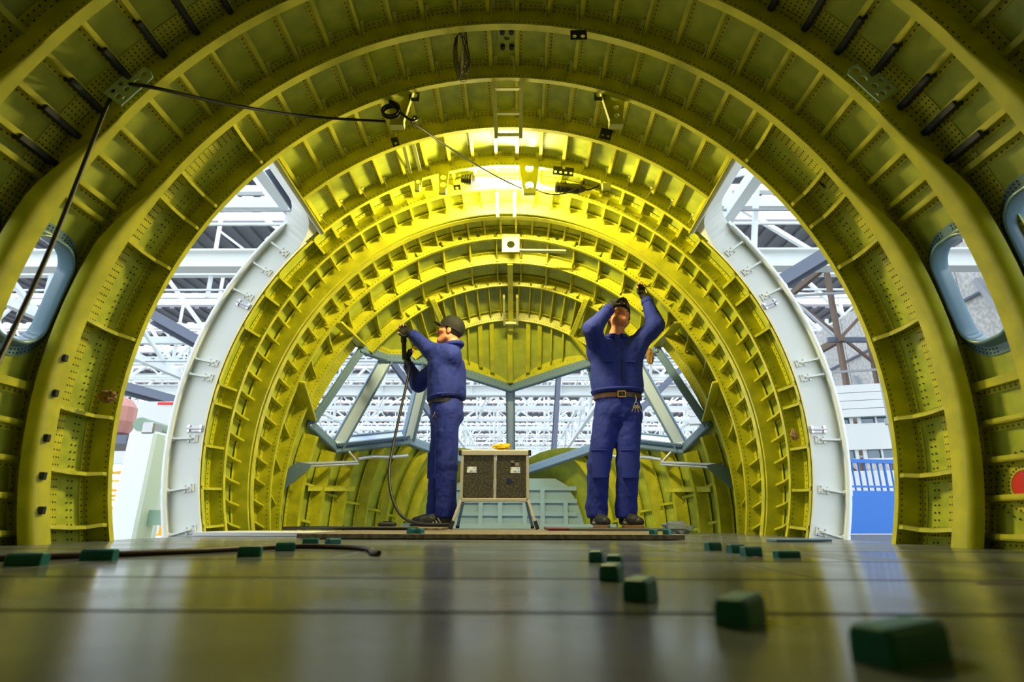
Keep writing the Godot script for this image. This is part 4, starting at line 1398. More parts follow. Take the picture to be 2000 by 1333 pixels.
func build_work_light() -> void:
	var t := thing("work_light", "glowing tubular work light with black handle hung from the crown frames", "work light", Vector3(0, 2.535, -3.775))
	var axis := Vector3(0.634, -0.064, 0).normalized()
	var l0 := Vector3(-0.252, 0.039, 0)
	var st := begin()
	tube(st, PackedVector3Array([l0, l0 + axis * 0.50]), 0.026, 16)
	var m := mat("lamp_tube", Color(1, 0.95, 0.8), 0.3)
	m.emission_enabled = true
	m.emission = Color(1.0, 0.94, 0.72)
	m.emission_energy_multiplier = 9.0
	part(t, "lamp_tube", done(st), m)
	st = begin()
	for i in 5:
		tube(st, PackedVector3Array([l0 - axis * (0.015 + 0.017 * i), l0 - axis * (0.024 + 0.017 * i)]), 0.048 - 0.004 * i, 14)
	tube(st, PackedVector3Array([l0 + axis * 0.01, l0 - axis * 0.10]), 0.028, 14)
	part(t, "end_cap", done(st), mats.black_rubber)
	st = begin()
	tube(st, PackedVector3Array([l0 + axis * 0.50, l0 + axis * 0.63]), 0.026, 14)
	part(t, "clear_sleeve", done(st), mats.aluminium)
	st = begin()
	tube(st, PackedVector3Array([l0 + axis * 0.62, l0 + axis * 0.80]), 0.038, 14)
	tube(st, PackedVector3Array([l0 + axis * 0.80, l0 + axis * 0.85]), 0.036, 14, 0.012)
	for k: float in [0.63, 0.655, 0.69]:
		tube(st, PackedVector3Array([l0 + axis * k, l0 + axis * (k + 0.012)]), 0.046, 14)
	part(t, "handle", done(st), mats.black_rubber)
	st = begin()
	tube(st, curve([l0 + axis * 0.64 + Vector3(0, 0.04, 0), l0 + axis * 0.64 + Vector3(0, 0.09, 0), l0 + axis * 0.66 + Vector3(0, 0.105, 0), l0 + axis * 0.675 + Vector3(0, 0.085, 0)], 4), 0.004, 6)
	part(t, "hook", done(st), mats.steel)
	st = begin()
	var e := l0 + axis * 0.85
	tube(st, curve([e, e + Vector3(0.03, 0.0, 0), e + Vector3(0.10, 0.03, 0.01), e + Vector3(0.115, 0.09, 0.01), e + Vector3(0.06, 0.11, 0.01), e + Vector3(0.035, 0.07, 0.01), e + Vector3(0.02, 0.11, 0.01), e + Vector3(-0.03, 0.09, 0), e + Vector3(-0.02, 0.03, 0.03), e + Vector3(-0.14, -0.045, 0.03), e + Vector3(-0.28, -0.055, 0.03), e + Vector3(-0.42, 0.0, 0.03), e + Vector3(-0.50, 0.03, 0.03)], 6), 0.006, 6)
	part(t, "cord", done(st), mats.cable_black)
	for i in 4:
		var l := OmniLight3D.new()
		l.name = "lamp_glow"
		l.light_color = Color(1.0, 0.93, 0.66)
		l.light_energy = 1.95
		l.light_size = 0.05
		l.omni_range = 30.0
		l.omni_attenuation = 2.0
		l.shadow_enabled = true
		l.position = l0 + axis * (0.06 + 0.38 * i / 3.0) + Vector3(0, -0.04, 0)
		t.add_child(l, true)

func build_cables() -> void:
	var c := thing("power_cable", "long black cable slung from the left frame plate to the work light", "cable")
	var st := begin()
	tube(st, curve([Vector3(-1.06, 0.05, -1.10), Vector3(-1.14, 0.42, -1.27), Vector3(-1.384, 0.917, -1.60), Vector3(-1.545, 1.47, -1.83), Vector3(-1.595, 1.76, -1.92), Vector3(-1.56, 1.82, -1.925), Vector3(-1.44, 1.80, -1.91), Vector3(-1.26, 1.945, -2.19), Vector3(-1.03, 2.145, -2.52), Vector3(-0.68, 2.28, -2.73)], 8), 0.0075, 8)
	part(c, "slung_run", done(st), mats.cable_black)
	st = begin()
	var coil := []
	for i in 26:
		var an := TAU * i / 11.0
		coil.append(Vector3(-0.645 + 0.05 * cos(an), 2.335 + 0.042 * sin(an), -2.735 + 0.002 * i))
	coil.append_array([Vector3(-0.55, 2.31, -2.75), Vector3(-0.51, 2.335, -2.78), Vector3(-0.53, 2.37, -2.80), Vector3(-0.55, 2.34, -2.82)])
	tube(st, curve(coil, 4), 0.0075, 8)
	part(c, "coil", done(st), mats.cable_black)
	st = begin()
	tube(st, curve([Vector3(-0.55, 2.34, -2.82), Vector3(-0.52, 2.355, -2.87), Vector3(-0.363, 2.439, -3.20), Vector3(-0.143, 2.47, -3.50), Vector3(0.038, 2.465, -3.66), Vector3(0.15, 2.44, -3.70), Vector3(0.23, 2.43, -3.68)], 8), 0.0065, 8)
	part(c, "lamp_run", done(st), mats.cable_black)
	# loose bundle of thin wire hanging from the crown
	var w := thing("wire_bundle", "thin dark wire looped in a bundle hanging from the crown skin", "wire", Vector3(-0.22, 2.60, -2.35))
	for k in 5:
		st = begin()
		var r := 0.02 + 0.006 * k
		var len_ := 0.16 + 0.02 * k
		var pts := [Vector3(0.005 * k, 0.03, 0.0)]
		for i in 9:
			var an := TAU * i / 8.0 + 0.5 * k
			pts.append(Vector3(-0.01 + r * sin(an), -0.02 - 0.05 * (1 - cos(an)), -0.06 - len_ * 0.5 * (1 - cos(an))))
		pts.append(Vector3(-0.03 - 0.004 * k, -0.05, -0.32 - 0.01 * k))
		tube(st, curve(pts, 4), 0.0022, 5)
		part(w, "strand", done(st), mats.wire_brown)
	var w2 := thing("wire_bundle", "small knot of dark wire hanging by the right door frame", "wire", Vector3(1.66, 1.84, -2.58))
	for k in 3:
		st = begin()
		tube(st, curve([Vector3(0, 0.06, 0), Vector3(0.01, 0.02, 0.004 * k), Vector3(-0.012 - 0.005 * k, -0.04, 0), Vector3(0.0, -0.09 - 0.01 * k, 0.01), Vector3(0.018, -0.04, 0), Vector3(0.0, 0.02, 0)], 5), 0.002, 5)
		part(w2, "strand", done(st), mats.wire_brown)
	# floor cable along the left side
	var f := thing("floor_cable", "thin brown cable snaking across the floor at the left", "cable")
	st = begin()
	tube(st, curve([Vector3(-1.5, 0.008, -1.15), Vector3(-1.15, 0.008, -1.45), Vector3(-0.9, 0.008, -1.75), Vector3(-0.75, 0.008, -2.05), Vector3(-0.6, 0.008, -2.1), Vector3(-0.42, 0.008, -1.98), Vector3(-0.34, 0.008, -1.75), Vector3(-0.31, 0.008, -1.70)], 8), 0.008, 8)
	part(f, "cable_run", done(st), mats.cable_brown)
	var h := thing("air_hose", "black air hose curving from the drill down to the floor", "hose")
	st = begin()
	tube(st, curve([Vector3(-0.925, 1.46, -4.86), Vector3(-0.868, 1.34, -4.80), Vector3(-0.897, 0.976, -4.70), Vector3(-0.92, 0.667, -4.60), Vector3(-0.917, 0.458, -4.50), Vector3(-0.868, 0.281, -4.40), Vector3(-0.786, 0.152, -4.30), Vector3(-0.69, 0.085, -4.25), Vector3(-0.564, 0.066, -4.20), Vector3(-0.40, 0.064, -4.17)], 8), 0.0115, 10)
	part(h, "hose_run", done(st), mats.cable_black)
	var h2 := thing("air_hose", "black hose lying along the far left edge of the boards", "hose")
	st = begin()
	tube(st, curve([Vector3(-1.45, 0.04, -3.9), Vector3(-1.2, 0.045, -3.75), Vector3(-0.95, 0.045, -3.7), Vector3(-0.7, 0.045, -3.75), Vector3(-0.55, 0.045, -3.8)], 8), 0.011, 8)
	part(h2, "hose_run", done(st), mats.cable_black)

# ------------------------------------------------------------------ things on the floor

func build_floor_things() -> void:
	# plywood platform under the workers
	var p := thing("plywood_sheet", "large plywood sheet under the workers and the step stand", "board", Vector3(-0.06, 0.0, -3.95))
	var st := begin()
	chamfer_box(st, Vector3(1.98, 0.024, 1.78), 0.002, Transform3D(Basis(), Vector3(0, 0.016, 0)))
	part(p, "sheet", done(st), mats.plywood)
	for x: float in [-0.45, 0.05, 0.35]:
		st = begin()
		box(st, Vector3(x - 0.02, 0.0, -0.86), Vector3(x + 0.02, 0.004, 0.86))
		part(p, "batten", done(st), mats.seam_dark)
	var b := thing("board", "grey-topped board with a red end under the worker with the brown belt", "board", Vector3(0.68, 0.028, -4.35), "loose boards")
	st = begin()
	chamfer_box(st, Vector3(0.78, 0.016, 0.7), 0.002, Transform3D(Basis(), Vector3(0, 0.008, 0)))
	part(b, "sheet", done(st), mats.board_grey)
	st = begin()
	chamfer_box(st, Vector3(0.14, 0.017, 0.705), 0.002, Transform3D(Basis(), Vector3(-0.325, 0.0085, 0)))
	part(b, "painted_end", done(st), mats.maroon)
	b = thing("board", "pale plywood offcut under the worker with the drill", "board", Vector3(-0.675, 0.0282, -4.45), "loose boards")
	st = begin()
	chamfer_box(st, Vector3(0.46, 0.016, 0.85), 0.002, Transform3D(Basis(Vector3.UP, 0.03), Vector3(0, 0.008, 0)))
	part(b, "sheet", done(st), mats.plywood)
	b = thing("board", "white strip lying beside the left door opening", "board", Vector3(-1.45, 0.0005, -3.75), "loose boards")
	st = begin()
	chamfer_box(st, Vector3(0.75, 0.022, 0.5), 0.002, Transform3D(Basis(Vector3.UP, -0.05), Vector3(0, 0.012, 0)))
	part(b, "sheet", done(st), mats.wall_white)
	b = thing("board", "dark grey strip on the floor at the right by the door", "board", Vector3(1.45, 0.0, -2.95), "loose boards")
	st = begin()
	chamfer_box(st, Vector3(0.28, 0.012, 0.10), 0.002, Transform3D(Basis(Vector3.UP, 0.1), Vector3(0, 0.008, 0)))
	part(b, "sheet", done(st), mats.blue_grey)
	b = thing("tool_case", "low black tool case lying beside the drill worker's shoes", "tool case", Vector3(-0.86, 0.0445, -4.3))
	st = begin()
	chamfer_box(st, Vector3(0.12, 0.035, 0.1), 0.012, Transform3D(Basis(), Vector3(0, 0.0175, 0)))
	part(b, "shell", done(st), mats.black_rubber)
	st = begin()
	box(st, Vector3(-0.03, 0.033, -0.01), Vector3(0.03, 0.042, 0.01))
	part(b, "grip", done(st), mats.dark_fitting)
	# red tape stripes
	var tp := thing("tape_strip", "thin red tape stripe on the floor at the right edge", "tape", Vector3(0.98, 0.0, -1.02))
	st = begin()
	box(st, Vector3(-0.13, 0.0002, -0.006), Vector3(0.5, 0.0012, 0.006), Transform3D(Basis(Vector3.UP, -0.15), Vector3.ZERO))
	part(tp, "stripe", done(st), mats.maroon)
	tp = thing("tape_strip", "thin red stripe running between the four green blocks", "tape", Vector3(0.80, 0.0, -1.85))
	st = begin()
	box(st, Vector3(-0.02, 0.0002, -0.18), Vector3(-0.008, 0.0012, 0.2), Transform3D(Basis(Vector3.UP, -0.25), Vector3.ZERO))
	part(tp, "stripe", done(st), mats.maroon)
	# green rubber blocks: x, D, yaw, length, lies-on height, label
	var spots := [
		[-1.00, 1.33, 0.1, 0.075, 0.0, "green rubber block at the far left edge of the floor"],
		[-0.96, 1.50, 0.15, 0.075, 0.0, "green rubber block beside the left cable, second from the left edge"],
		[-0.66, 1.67, 0.25, 0.06, 0.0, "green rubber block third from the left edge"],
		[-0.675, 1.96, 0.35, 0.06, 0.0, "green rubber block fourth from the left, leaning on the brown cable"],
		[-0.75, 2.41, 0.2, 0.06, 0.0, "dim green rubber block behind the brown cable"],
		[-0.66, 2.41, 0.8, 0.055, 0.0, "bright green rubber block behind the brown cable"],
		[-0.47, 3.10, 1.2, 0.045, 0.028, "left of the small green blocks before the drill worker"],
		[-0.425, 3.10, 1.2, 0.04, 0.028, "right of the small green blocks before the drill worker"],
		[0.277, 1.52, 1.35, 0.06, 0.0, "farthest green block of the row leading from the centre"],
		[0.297, 1.36, 1.3, 0.06, 0.0, "green block hidden behind its neighbour in the centre row"],
		[0.246, 1.08, 1.25, 0.07, 0.0, "green block third from the far end of the centre row"],
		[0.245, 0.83, 1.15, 0.07, 0.0, "green block with dark end, middle of the centre row"],
		[0.310, 0.645, 0.95, 0.072, 0.0, "blurred green block second nearest to the camera"],
		[0.372, 0.485, 0.55, 0.085, 0.0, "large blurred green block nearest to the camera"],
		[0.76, 2.11, 0.3, 0.05, 0.0, "farthest of four green blocks along the red stripe"],
		[0.773, 1.93, 0.3, 0.05, 0.0, "second farthest of four green blocks along the red stripe"],
		[0.763, 1.78, 0.25, 0.055, 0.0, "third of four green blocks along the red stripe"],
		[0.835, 1.71, 0.1, 0.065, 0.0, "low nearest of four green blocks along the red stripe"],
		[0.78, 3.10, 1.0, 0.045, 0.028, "left of the two green blocks at the plywood corner"],
		[0.85, 3.10, 1.0, 0.05, 0.028, "right of the two green blocks at the plywood corner"]]
	for q in spots:
		var o := thing("rubber_block", q[5], "block", Vector3(q[0], q[4], -q[1]), "green rubber blocks")
		o.rotation.y = q[2]
		st = begin()
		var L: float = q[3] / 2
		var H := 0.026 if q[5] != spots[17][5] else 0.018
		# a block with a slightly narrower, rounded top
		var prof := [Vector2(-0.017, 0), Vector2(0.017, 0), Vector2(0.0162, H * 0.8), Vector2(0.0125, H), Vector2(-0.0125, H), Vector2(-0.0162, H * 0.8)]
		var ends := [[-L, 0.88], [-L + 0.004, 1.0], [L - 0.004, 1.0], [L, 0.88]]
		var rows := []
		for e in ends:
			var row := []
			for v: Vector2 in prof: row.append(Vector3(e[0], v.y * (0.94 if e[1] < 1.0 else 1.0), v.x * e[1]))
			rows.append(row)
		for i in 3:
			for k in 6: quad(st, rows[i][k], rows[i + 1][k], rows[i + 1][(k + 1) % 6], rows[i][(k + 1) % 6])
		for k in range(1, 5):
			tri(st, rows[0][0], rows[0][k], rows[0][k + 1])
			tri(st, rows[3][0], rows[3][k + 1], rows[3][k])
		part(o, "body", done(st), mats.green_rubber)
	# rags and a crumpled clear bag
	crumple("rag", "crumpled tan rag on the left door-side rib", "rag", Vector3(-1.84, 0.645, -2.60), Vector3(0.035, 0.028, 0.03), mats.rag_tan, 3)
	crumple("rag", "small tan rag stuffed behind the right door latch", "rag", Vector3(1.845, 0.62, -3.66), Vector3(0.02, 0.03, 0.02), mats.rag_tan, 5)
	crumple("rag", "brown rag hanging in the windshield corner by the belted worker", "rag", Vector3(1.30, 1.54, -5.06), Vector3(0.03, 0.07, 0.03), mats.rag_tan, 8)
	crumple("glove", "yellow work glove lying on top of the step stand", "glove", Vector3(-0.045, 0.640, -4.47), Vector3(0.065, 0.022, 0.05), mats.yellow_cloth, 11)
	crumple("plastic_bag", "crumpled pale plastic bag on the floor behind the belted worker", "bag", Vector3(1.33, 0.035, -4.72), Vector3(0.12, 0.05, 0.08), mats.plastic, 13)

func crumple(called: String, label: String, category: String, at: Vector3, size: Vector3, m: Material, sd: int) -> void:
	var o := thing(called, label, category, at)
	var n := FastNoiseLite.new()
	n.seed = sd
	n.frequency = 1.1
	var st := begin()
	var rows := []
	for i in 13:
		var row := []
		var la := PI * i / 12.0 - PI / 2
		for k in 20:
			var lo := TAU * k / 20.0
			var d := Vector3(cos(la) * cos(lo), sin(la), cos(la) * sin(lo))
			var r := 1.0 + 0.55 * n.get_noise_3dv(d * 1.3) + 0.35 * absf(n.get_noise_3dv(d * 3.5 + Vector3.ONE * 9))
			row.append(d * r * size)
		rows.append(row)
	for i in 12:
		for k in 20: quad(st, rows[i][k], rows[i + 1][k], rows[i + 1][(k + 1) % 20], rows[i][(k + 1) % 20])
	part(o, "cloth" if category != "bag" else "film", done(st), m)

func build_stand() -> void:
	var z := -4.40
	var o := thing("step_stand", "aluminium step stand with chequer-plate panels and splayed legs between the workers", "step stand", Vector3(-0.09, 0.034, z))
	var al: Material = mats.stand_frame
	var y0 := 0.215
	var y1 := 0.565
	# chequer panels
	for q in [[-0.243, -0.012], [0.010, 0.235]]:
		var st := begin()
		box(st, Vector3(q[0], y0, -0.006), Vector3(q[1], y1 - 0.03, 0.0))
		var pn := part(o, "chequer_panel", done(st), mats.chequer)
		st = begin()
		var x: float = q[0] + 0.01
		var row := 0
		while x < q[1] - 0.008:
			var y := y0 + 0.012
			var col := 0
			while y < y1 - 0.042:
				var turn := 0.8 if (col + row) % 2 == 0 else -0.8
				prism(st, PackedVector2Array([Vector2(-0.010, 0), Vector2(0, -0.003), Vector2(0.010, 0), Vector2(0, 0.003)]), 0.003, Transform3D(Basis(Vector3.BACK, turn), Vector3(x, y, -0.0005)))
				y += 0.018
				col += 1
			x += 0.018
			row += 1
		part(pn, "tread_pattern", done(st), mats.chequer)
	# frame
	var bars := [[Vector3(-0.262, y1 - 0.015, 0), Vector3(0.255, y1 - 0.015, 0), 0.034, 0.03, "top_rail"], [Vector3(-0.255, y0 - 0.012, 0), Vector3(0.248, y0 - 0.012, 0), 0.024, 0.024, "bottom_rail"], [Vector3(-0.252, y0 - 0.02, 0), Vector3(-0.252, y1 - 0.03, 0), 0.022, 0.024, "upright"], [Vector3(0.245, y0 - 0.02, 0), Vector3(0.245, y1 - 0.03, 0), 0.022, 0.024, "upright"], [Vector3(-0.001, y0, 0.002), Vector3(-0.001, y1 - 0.03, 0.002), 0.018, 0.012, "mid_post"]]
	for b in bars:
		var st := begin()
		var up := Vector3.BACK if absf(b[0].x - b[1].x) < 0.01 else Vector3.UP
		chamfer_box(st, Vector3(b[3] if up == Vector3.UP else b[2], (b[1] - b[0]).length(), b[2] if up == Vector3.UP else b[3]), 0.002, along(b[0], b[1], up, 1, 1, false))
		part(o, b[4], done(st), al)
	# top tread with dark corner caps, second frame behind
	var st := begin()
	chamfer_box(st, Vector3(0.53, 0.02, 0.26), 0.003, Transform3D(Basis(), Vector3(-0.003, y1 + 0.0, -0.13)))
	part(o, "top_tread", done(st), al)
	for x: float in [-0.268, 0.262]:
		st = begin()
		chamfer_box(st, Vector3(0.022, 0.042, 0.034), 0.004, Transform3D(Basis(), Vector3(x, y1 - 0.014, 0.003)))
		part(o, "corner_cap", done(st), mats.dark_fitting)
	for s: float in [-1.0, 1.0]:
		var a := Vector3(-0.003 + 0.25 * s, y0 - 0.01, 0.0)
		var e := Vector3(-0.003 + 0.318 * s, 0.0, 0.05)
		var m := a.lerp(e, 0.74)
		st = begin()
		chamfer_box(st, Vector3(0.02, (m - a).length(), 0.026), 0.002, along(a, m, Vector3.BACK, 1, 1, false))
		var leg := part(o, "leg", done(st), al)
		st = begin()
		chamfer_box(st, Vector3(0.028, (e - m).length(), 0.032), 0.003, along(m, e, Vector3.BACK, 1, 1, false))
		part(leg, "foot", done(st), mats.black_rubber)
		a = Vector3(-0.003 + 0.235 * s, y0 - 0.01, -0.05)
		e = Vector3(-0.003 + 0.285 * s, 0.012, -0.16)
		st = begin()
		chamfer_box(st, Vector3(0.02, (e - a).length(), 0.022), 0.002, along(a, e, Vector3.BACK, 1, 1, false))
		leg = part(o, "leg", done(st), mats.blue_grey)
		st = begin()
		chamfer_box(st, Vector3(0.026, 0.024, 0.03), 0.003, Transform3D(Basis(), Vector3(e.x, 0.012, e.z)))
		part(leg, "foot", done(st), mats.black_rubber)
	# stickers
	for q in [[-0.178, 0.425], [0.152, 0.422]]:
		st = begin()
		box(st, Vector3(q[0] - 0.036, q[1] - 0.022, 0.0022), Vector3(q[0] + 0.036, q[1] + 0.022, 0.0032))
		var stk := part(o, "sticker", done(st), mats.sticker_white)
		text_part(stk, "МС-21", 0.018, Vector3(q[0] + 0.013, q[1] - 0.011, 0.0034), mats.sticker_blue)
		st = begin()
		prism(st, PackedVector2Array([Vector2(0.002, 0.008), Vector2(0.03, 0.010), Vector2(0.022, 0.016), Vector2(0.016, 0.012)]), 0.0006, Transform3D(Basis(), Vector3(q[0], q[1], 0.0032)))
		part(stk, "mark", done(st), mats.sticker_blue)
		st = begin()
		box(st, Vector3(q[0] - 0.033, q[1] + 0.006, 0.0032), Vector3(q[0] - 0.028, q[1] + 0.017, 0.0038))
		part(stk, "mark", done(st), mats.maroon)
	st = begin()
	box(st, Vector3(0.118, 0.452, 0.0022), Vector3(0.182, 0.492, 0.003))
	var lb := part(o, "sticker", done(st), mats.sticker_grey)
	st = begin()
	box(st, Vector3(0.119, 0.453, 0.003), Vector3(0.150, 0.478, 0.0034))
	box(st, Vector3(0.143, 0.480, 0.003), Vector3(0.181, 0.491, 0.0034))
	part(lb, "print_block", done(st), mats.black_rubber)
	st = begin()
	prism(st, PackedVector2Array([Vector2(-0.018, 0), Vector2(0.036, 0.0), Vector2(-0.014, 0.036)]), 0.0008, Transform3D(Basis(), Vector3(0.108, 0.332, 0.0022)))
	box(st, Vector3(0.078, 0.326, 0.0022), Vector3(0.146, 0.329, 0.003))
	part(o, "triangle_mark", done(st), mats.navy)

func text_part(parent: Node, words: String, size: float, at: Vector3, m: Material) -> void:
	var tm := TextMesh.new()
	var f := SystemFont.new()
	f.font_names = PackedStringArray(["Droid Sans"])
	f.font_weight = 700
	tm.font = f
	tm.text = words
	tm.font_size = 32
	tm.pixel_size = size / 32.0
	tm.depth = 0.0006
	part(parent, "lettering", tm, m, Transform3D(Basis(), at))

# ------------------------------------------------------------------ people: distance fields meshed as surface nets

var fld: PackedFloat32Array
var fn := Vector3i.ZERO
var fo := Vector3.ZERO
var fc := 0.01

func field(lo: Vector3, hi: Vector3, cell: float) -> void:
	fc = cell
	fo = lo
	var n := ((hi - lo) / cell).ceil()
	fn = Vector3i(int(n.x) + 1, int(n.y) + 1, int(n.z) + 1)
	fld = PackedFloat32Array()
	fld.resize(fn.x * fn.y * fn.z)
	fld.fill(1.0)

func cap(a: Vector3, b: Vector3, ra: float, rb: float, k := 0.03) -> void:
	var pad := maxf(ra, rb) + k + fc * 2.0
	var lo := ((a.min(b) - Vector3.ONE * pad - fo) / fc).floor()
	var hi := ((a.max(b) + Vector3.ONE * pad - fo) / fc).ceil()
	var ab := b - a
	var inv := 1.0 / maxf(ab.length_squared(), 1e-9)
	for z in range(maxi(0, int(lo.z)), mini(fn.z, int(hi.z))):
		for y in range(maxi(0, int(lo.y)), mini(fn.y, int(hi.y))):
			var row := (z * fn.y + y) * fn.x
			var p := fo + Vector3(0, y, z) * fc
			for x in range(maxi(0, int(lo.x)), mini(fn.x, int(hi.x))):
				p.x = fo.x + x * fc
				var ap := p - a
				var t := clampf(ap.dot(ab) * inv, 0.0, 1.0)
				var d := (ap - ab * t).length() - ra - (rb - ra) * t
				var f := fld[row + x]
				var h := k - absf(f - d)
				f = minf(f, d)
				if h > 0.0: f -= h * h / (4.0 * k)
				fld[row + x] = f

func egg(t: Transform3D, r: Vector3, k := 0.02, carve := false) -> void:
	var m := maxf(r.x, maxf(r.y, r.z)) + k + fc * 2.0
	var lo := ((t.origin - Vector3.ONE * m - fo) / fc).floor()
	var hi := ((t.origin + Vector3.ONE * m - fo) / fc).ceil()
	var inv := t.affine_inverse()
	for z in range(maxi(0, int(lo.z)), mini(fn.z, int(hi.z))):
		for y in range(maxi(0, int(lo.y)), mini(fn.y, int(hi.y))):
			var row := (z * fn.y + y) * fn.x
			for x in range(maxi(0, int(lo.x)), mini(fn.x, int(hi.x))):
				var q := inv * (fo + Vector3(x, y, z) * fc)
				var k0 := (q / r).length()
				var k1 := (q / (r * r)).length()
				var d := k0 * (k0 - 1.0) / maxf(k1, 1e-6)
				var f := fld[row + x]
				if carve:
					var h := k - absf(f + d)
					f = maxf(f, -d)
					if h > 0.0: f += h * h / (4.0 * k)
				else:
					var h := k - absf(f - d)
					f = minf(f, d)
					if h > 0.0: f -= h * h / (4.0 * k)
				fld[row + x] = f

# cut away the side of a plane that its normal points to
func slice_off(at: Vector3, n: Vector3) -> void:
	for z in fn.z:
		for y in fn.y:
			var row := (z * fn.y + y) * fn.x
			for x in fn.x:
				if fld[row + x] < 0.2:
					fld[row + x] = maxf(fld[row + x], (fo + Vector3(x, y, z) * fc - at).dot(n))

func wrinkle(amount: float, stretch: Vector3, sd: int) -> void:
	var n := FastNoiseLite.new()
	n.seed = sd
	n.frequency = 1.0
	n.fractal_octaves = 3
	for z in fn.z:
		for y in fn.y:
			var row := (z * fn.y + y) * fn.x
			for x in fn.x:
				if absf(fld[row + x]) < 0.05:
					var p := (fo + Vector3(x, y, z) * fc) * stretch
					var v := n.get_noise_3dv(p)
					fld[row + x] += amount * (1.0 - 2.6 * absf(v))

func net(verts: PackedVector3Array, norms: PackedVector3Array, ids: PackedInt32Array, base: Vector3) -> Array:
	var cells := PackedInt32Array()
	cells.resize(fn.x * fn.y * fn.z)
	cells.fill(-1)
	var sx := 1
	var sy := fn.x
	var sz := fn.x * fn.y
	var corner := [0, sx, sy, sx + sy, sz, sz + sx, sz + sy, sz + sx + sy]
	var edges := [[0, 1], [0, 2], [0, 4], [1, 3], [1, 5], [2, 3], [2, 6], [3, 7], [4, 5], [4, 6], [5, 7], [6, 7]]
	for z in fn.z - 1:
		for y in fn.y - 1:
			for x in fn.x - 1:
				var i := z * sz + y * sy + x
				if absf(fld[i]) > fc * 2.0: continue
				var signs := 0
				for c in 8:
					if fld[i + corner[c]] < 0.0: signs |= 1 << c
				if signs == 0 or signs == 255: continue
				var sum := Vector3.ZERO
				var n := 0
				for e in edges:
					var a: int = e[0]
					var b: int = e[1]
					if ((signs >> a) & 1) == ((signs >> b) & 1): continue
					var fa := fld[i + corner[a]]
					var fb := fld[i + corner[b]]
					var t := fa / (fa - fb)
					var pa := Vector3(a & 1, (a >> 1) & 1, a >> 2)
					var pb := Vector3(b & 1, (b >> 1) & 1, b >> 2)
					sum += pa.lerp(pb, t)
					n += 1
				var g := Vector3(fld[i + sx] - fld[i] + fld[i + 7 * 0 + sx + sy] - fld[i + sy], fld[i + sy] - fld[i] + fld[i + sx + sy] - fld[i + sx], fld[i + sz] - fld[i] + fld[i + sz + sx] - fld[i + sx])
				cells[i] = verts.size()
				verts.append(fo + (Vector3(x, y, z) + sum / n) * fc - base)
				norms.append(g.normalized())
	for z in range(1, fn.z - 1):
		for y in range(1, fn.y - 1):
			for x in range(1, fn.x - 1):
				var i := z * sz + y * sy + x
				var f := fld[i]
				if absf(f) > fc * 2.0: continue
				for ax in 3:
					var s: int = [sx, sy, sz][ax]
					var u: int = [sy, sz, sx][ax]
					var v: int = [sz, sx, sy][ax]
					var f2 := fld[i + s]
					if (f < 0.0) == (f2 < 0.0): continue
					var q := [cells[i], cells[i - u], cells[i - u - v], cells[i - v]]
					if q[0] < 0 or q[1] < 0 or q[2] < 0 or q[3] < 0: continue
					if f < 0.0:
						ids.append_array([q[0], q[2], q[1], q[0], q[3], q[2]])
					else:
						ids.append_array([q[0], q[1], q[2], q[0], q[2], q[3]])
	return [verts, norms, ids]

func net_mesh(base: Vector3, more := []) -> ArrayMesh:
	var r: Array = net(more[0] if more else PackedVector3Array(), more[1] if more else PackedVector3Array(), more[2] if more else PackedInt32Array(), base)
	var arr := []
	arr.resize(Mesh.ARRAY_MAX)
	arr[Mesh.ARRAY_VERTEX] = r[0]
	arr[Mesh.ARRAY_NORMAL] = r[1]
	arr[Mesh.ARRAY_INDEX] = r[2]
	var m := ArrayMesh.new()
	m.add_surface_from_arrays(Mesh.PRIMITIVE_TRIANGLES, arr)
	return m

func net_arrays(base: Vector3, more := []) -> Array:
	return net(more[0] if more else PackedVector3Array(), more[1] if more else PackedVector3Array(), more[2] if more else PackedInt32Array(), base)

# a head in its own axes: x to its left ear side, y up, z out of the face
func head_field(t: Transform3D) -> void:
	egg(t.translated_local(Vector3(0, 0.035, -0.012)), Vector3(0.077, 0.092, 0.098), 0.02)
	egg(t.translated_local(Vector3(0, -0.032, 0.022)), Vector3(0.060, 0.083, 0.063), 0.03)
	cap(t * Vector3(-0.018, -0.098, 0.056), t * Vector3(0.018, -0.098, 0.056), 0.022, 0.022, 0.03)
	cap(t * Vector3(-0.05, -0.06, 0.0), t * Vector3(-0.02, -0.098, 0.055), 0.022, 0.02, 0.03)
	cap(t * Vector3(0.05, -0.06, 0.0), t * Vector3(0.02, -0.098, 0.055), 0.022, 0.02, 0.03)
	for s: float in [-1.0, 1.0]:
		cap(t * Vector3(0.044 * s, -0.012, 0.066), t * Vector3(0.052 * s, -0.01, 0.045), 0.022, 0.022, 0.02)
		egg(t.translated_local(Vector3(0.033 * s, 0.012, 0.098)), Vector3(0.021, 0.014, 0.018), 0.012, true)
		cap(t * Vector3(0.014 * s, 0.030, 0.088), t * Vector3(0.048 * s, 0.030, 0.074), 0.009, 0.008, 0.012)
		egg(t.translated_local(Vector3(0.080 * s, -0.004, -0.012)), Vector3(0.010, 0.033, 0.020), 0.008)
		cap(t * Vector3(0.010 * s, -0.028, 0.100), t * Vector3(0.013 * s, -0.030, 0.096), 0.009, 0.007, 0.008)
	cap(t * Vector3(0, 0.022, 0.088), t * Vector3(0, -0.022, 0.112), 0.009, 0.013, 0.012)
	cap(t * Vector3(-0.020, -0.054, 0.079), t * Vector3(0.020, -0.054, 0.079), 0.007, 0.007, 0.006)
	cap(t * Vector3(-0.016, -0.066, 0.078), t * Vector3(0.016, -0.066, 0.078), 0.008, 0.008, 0.006)

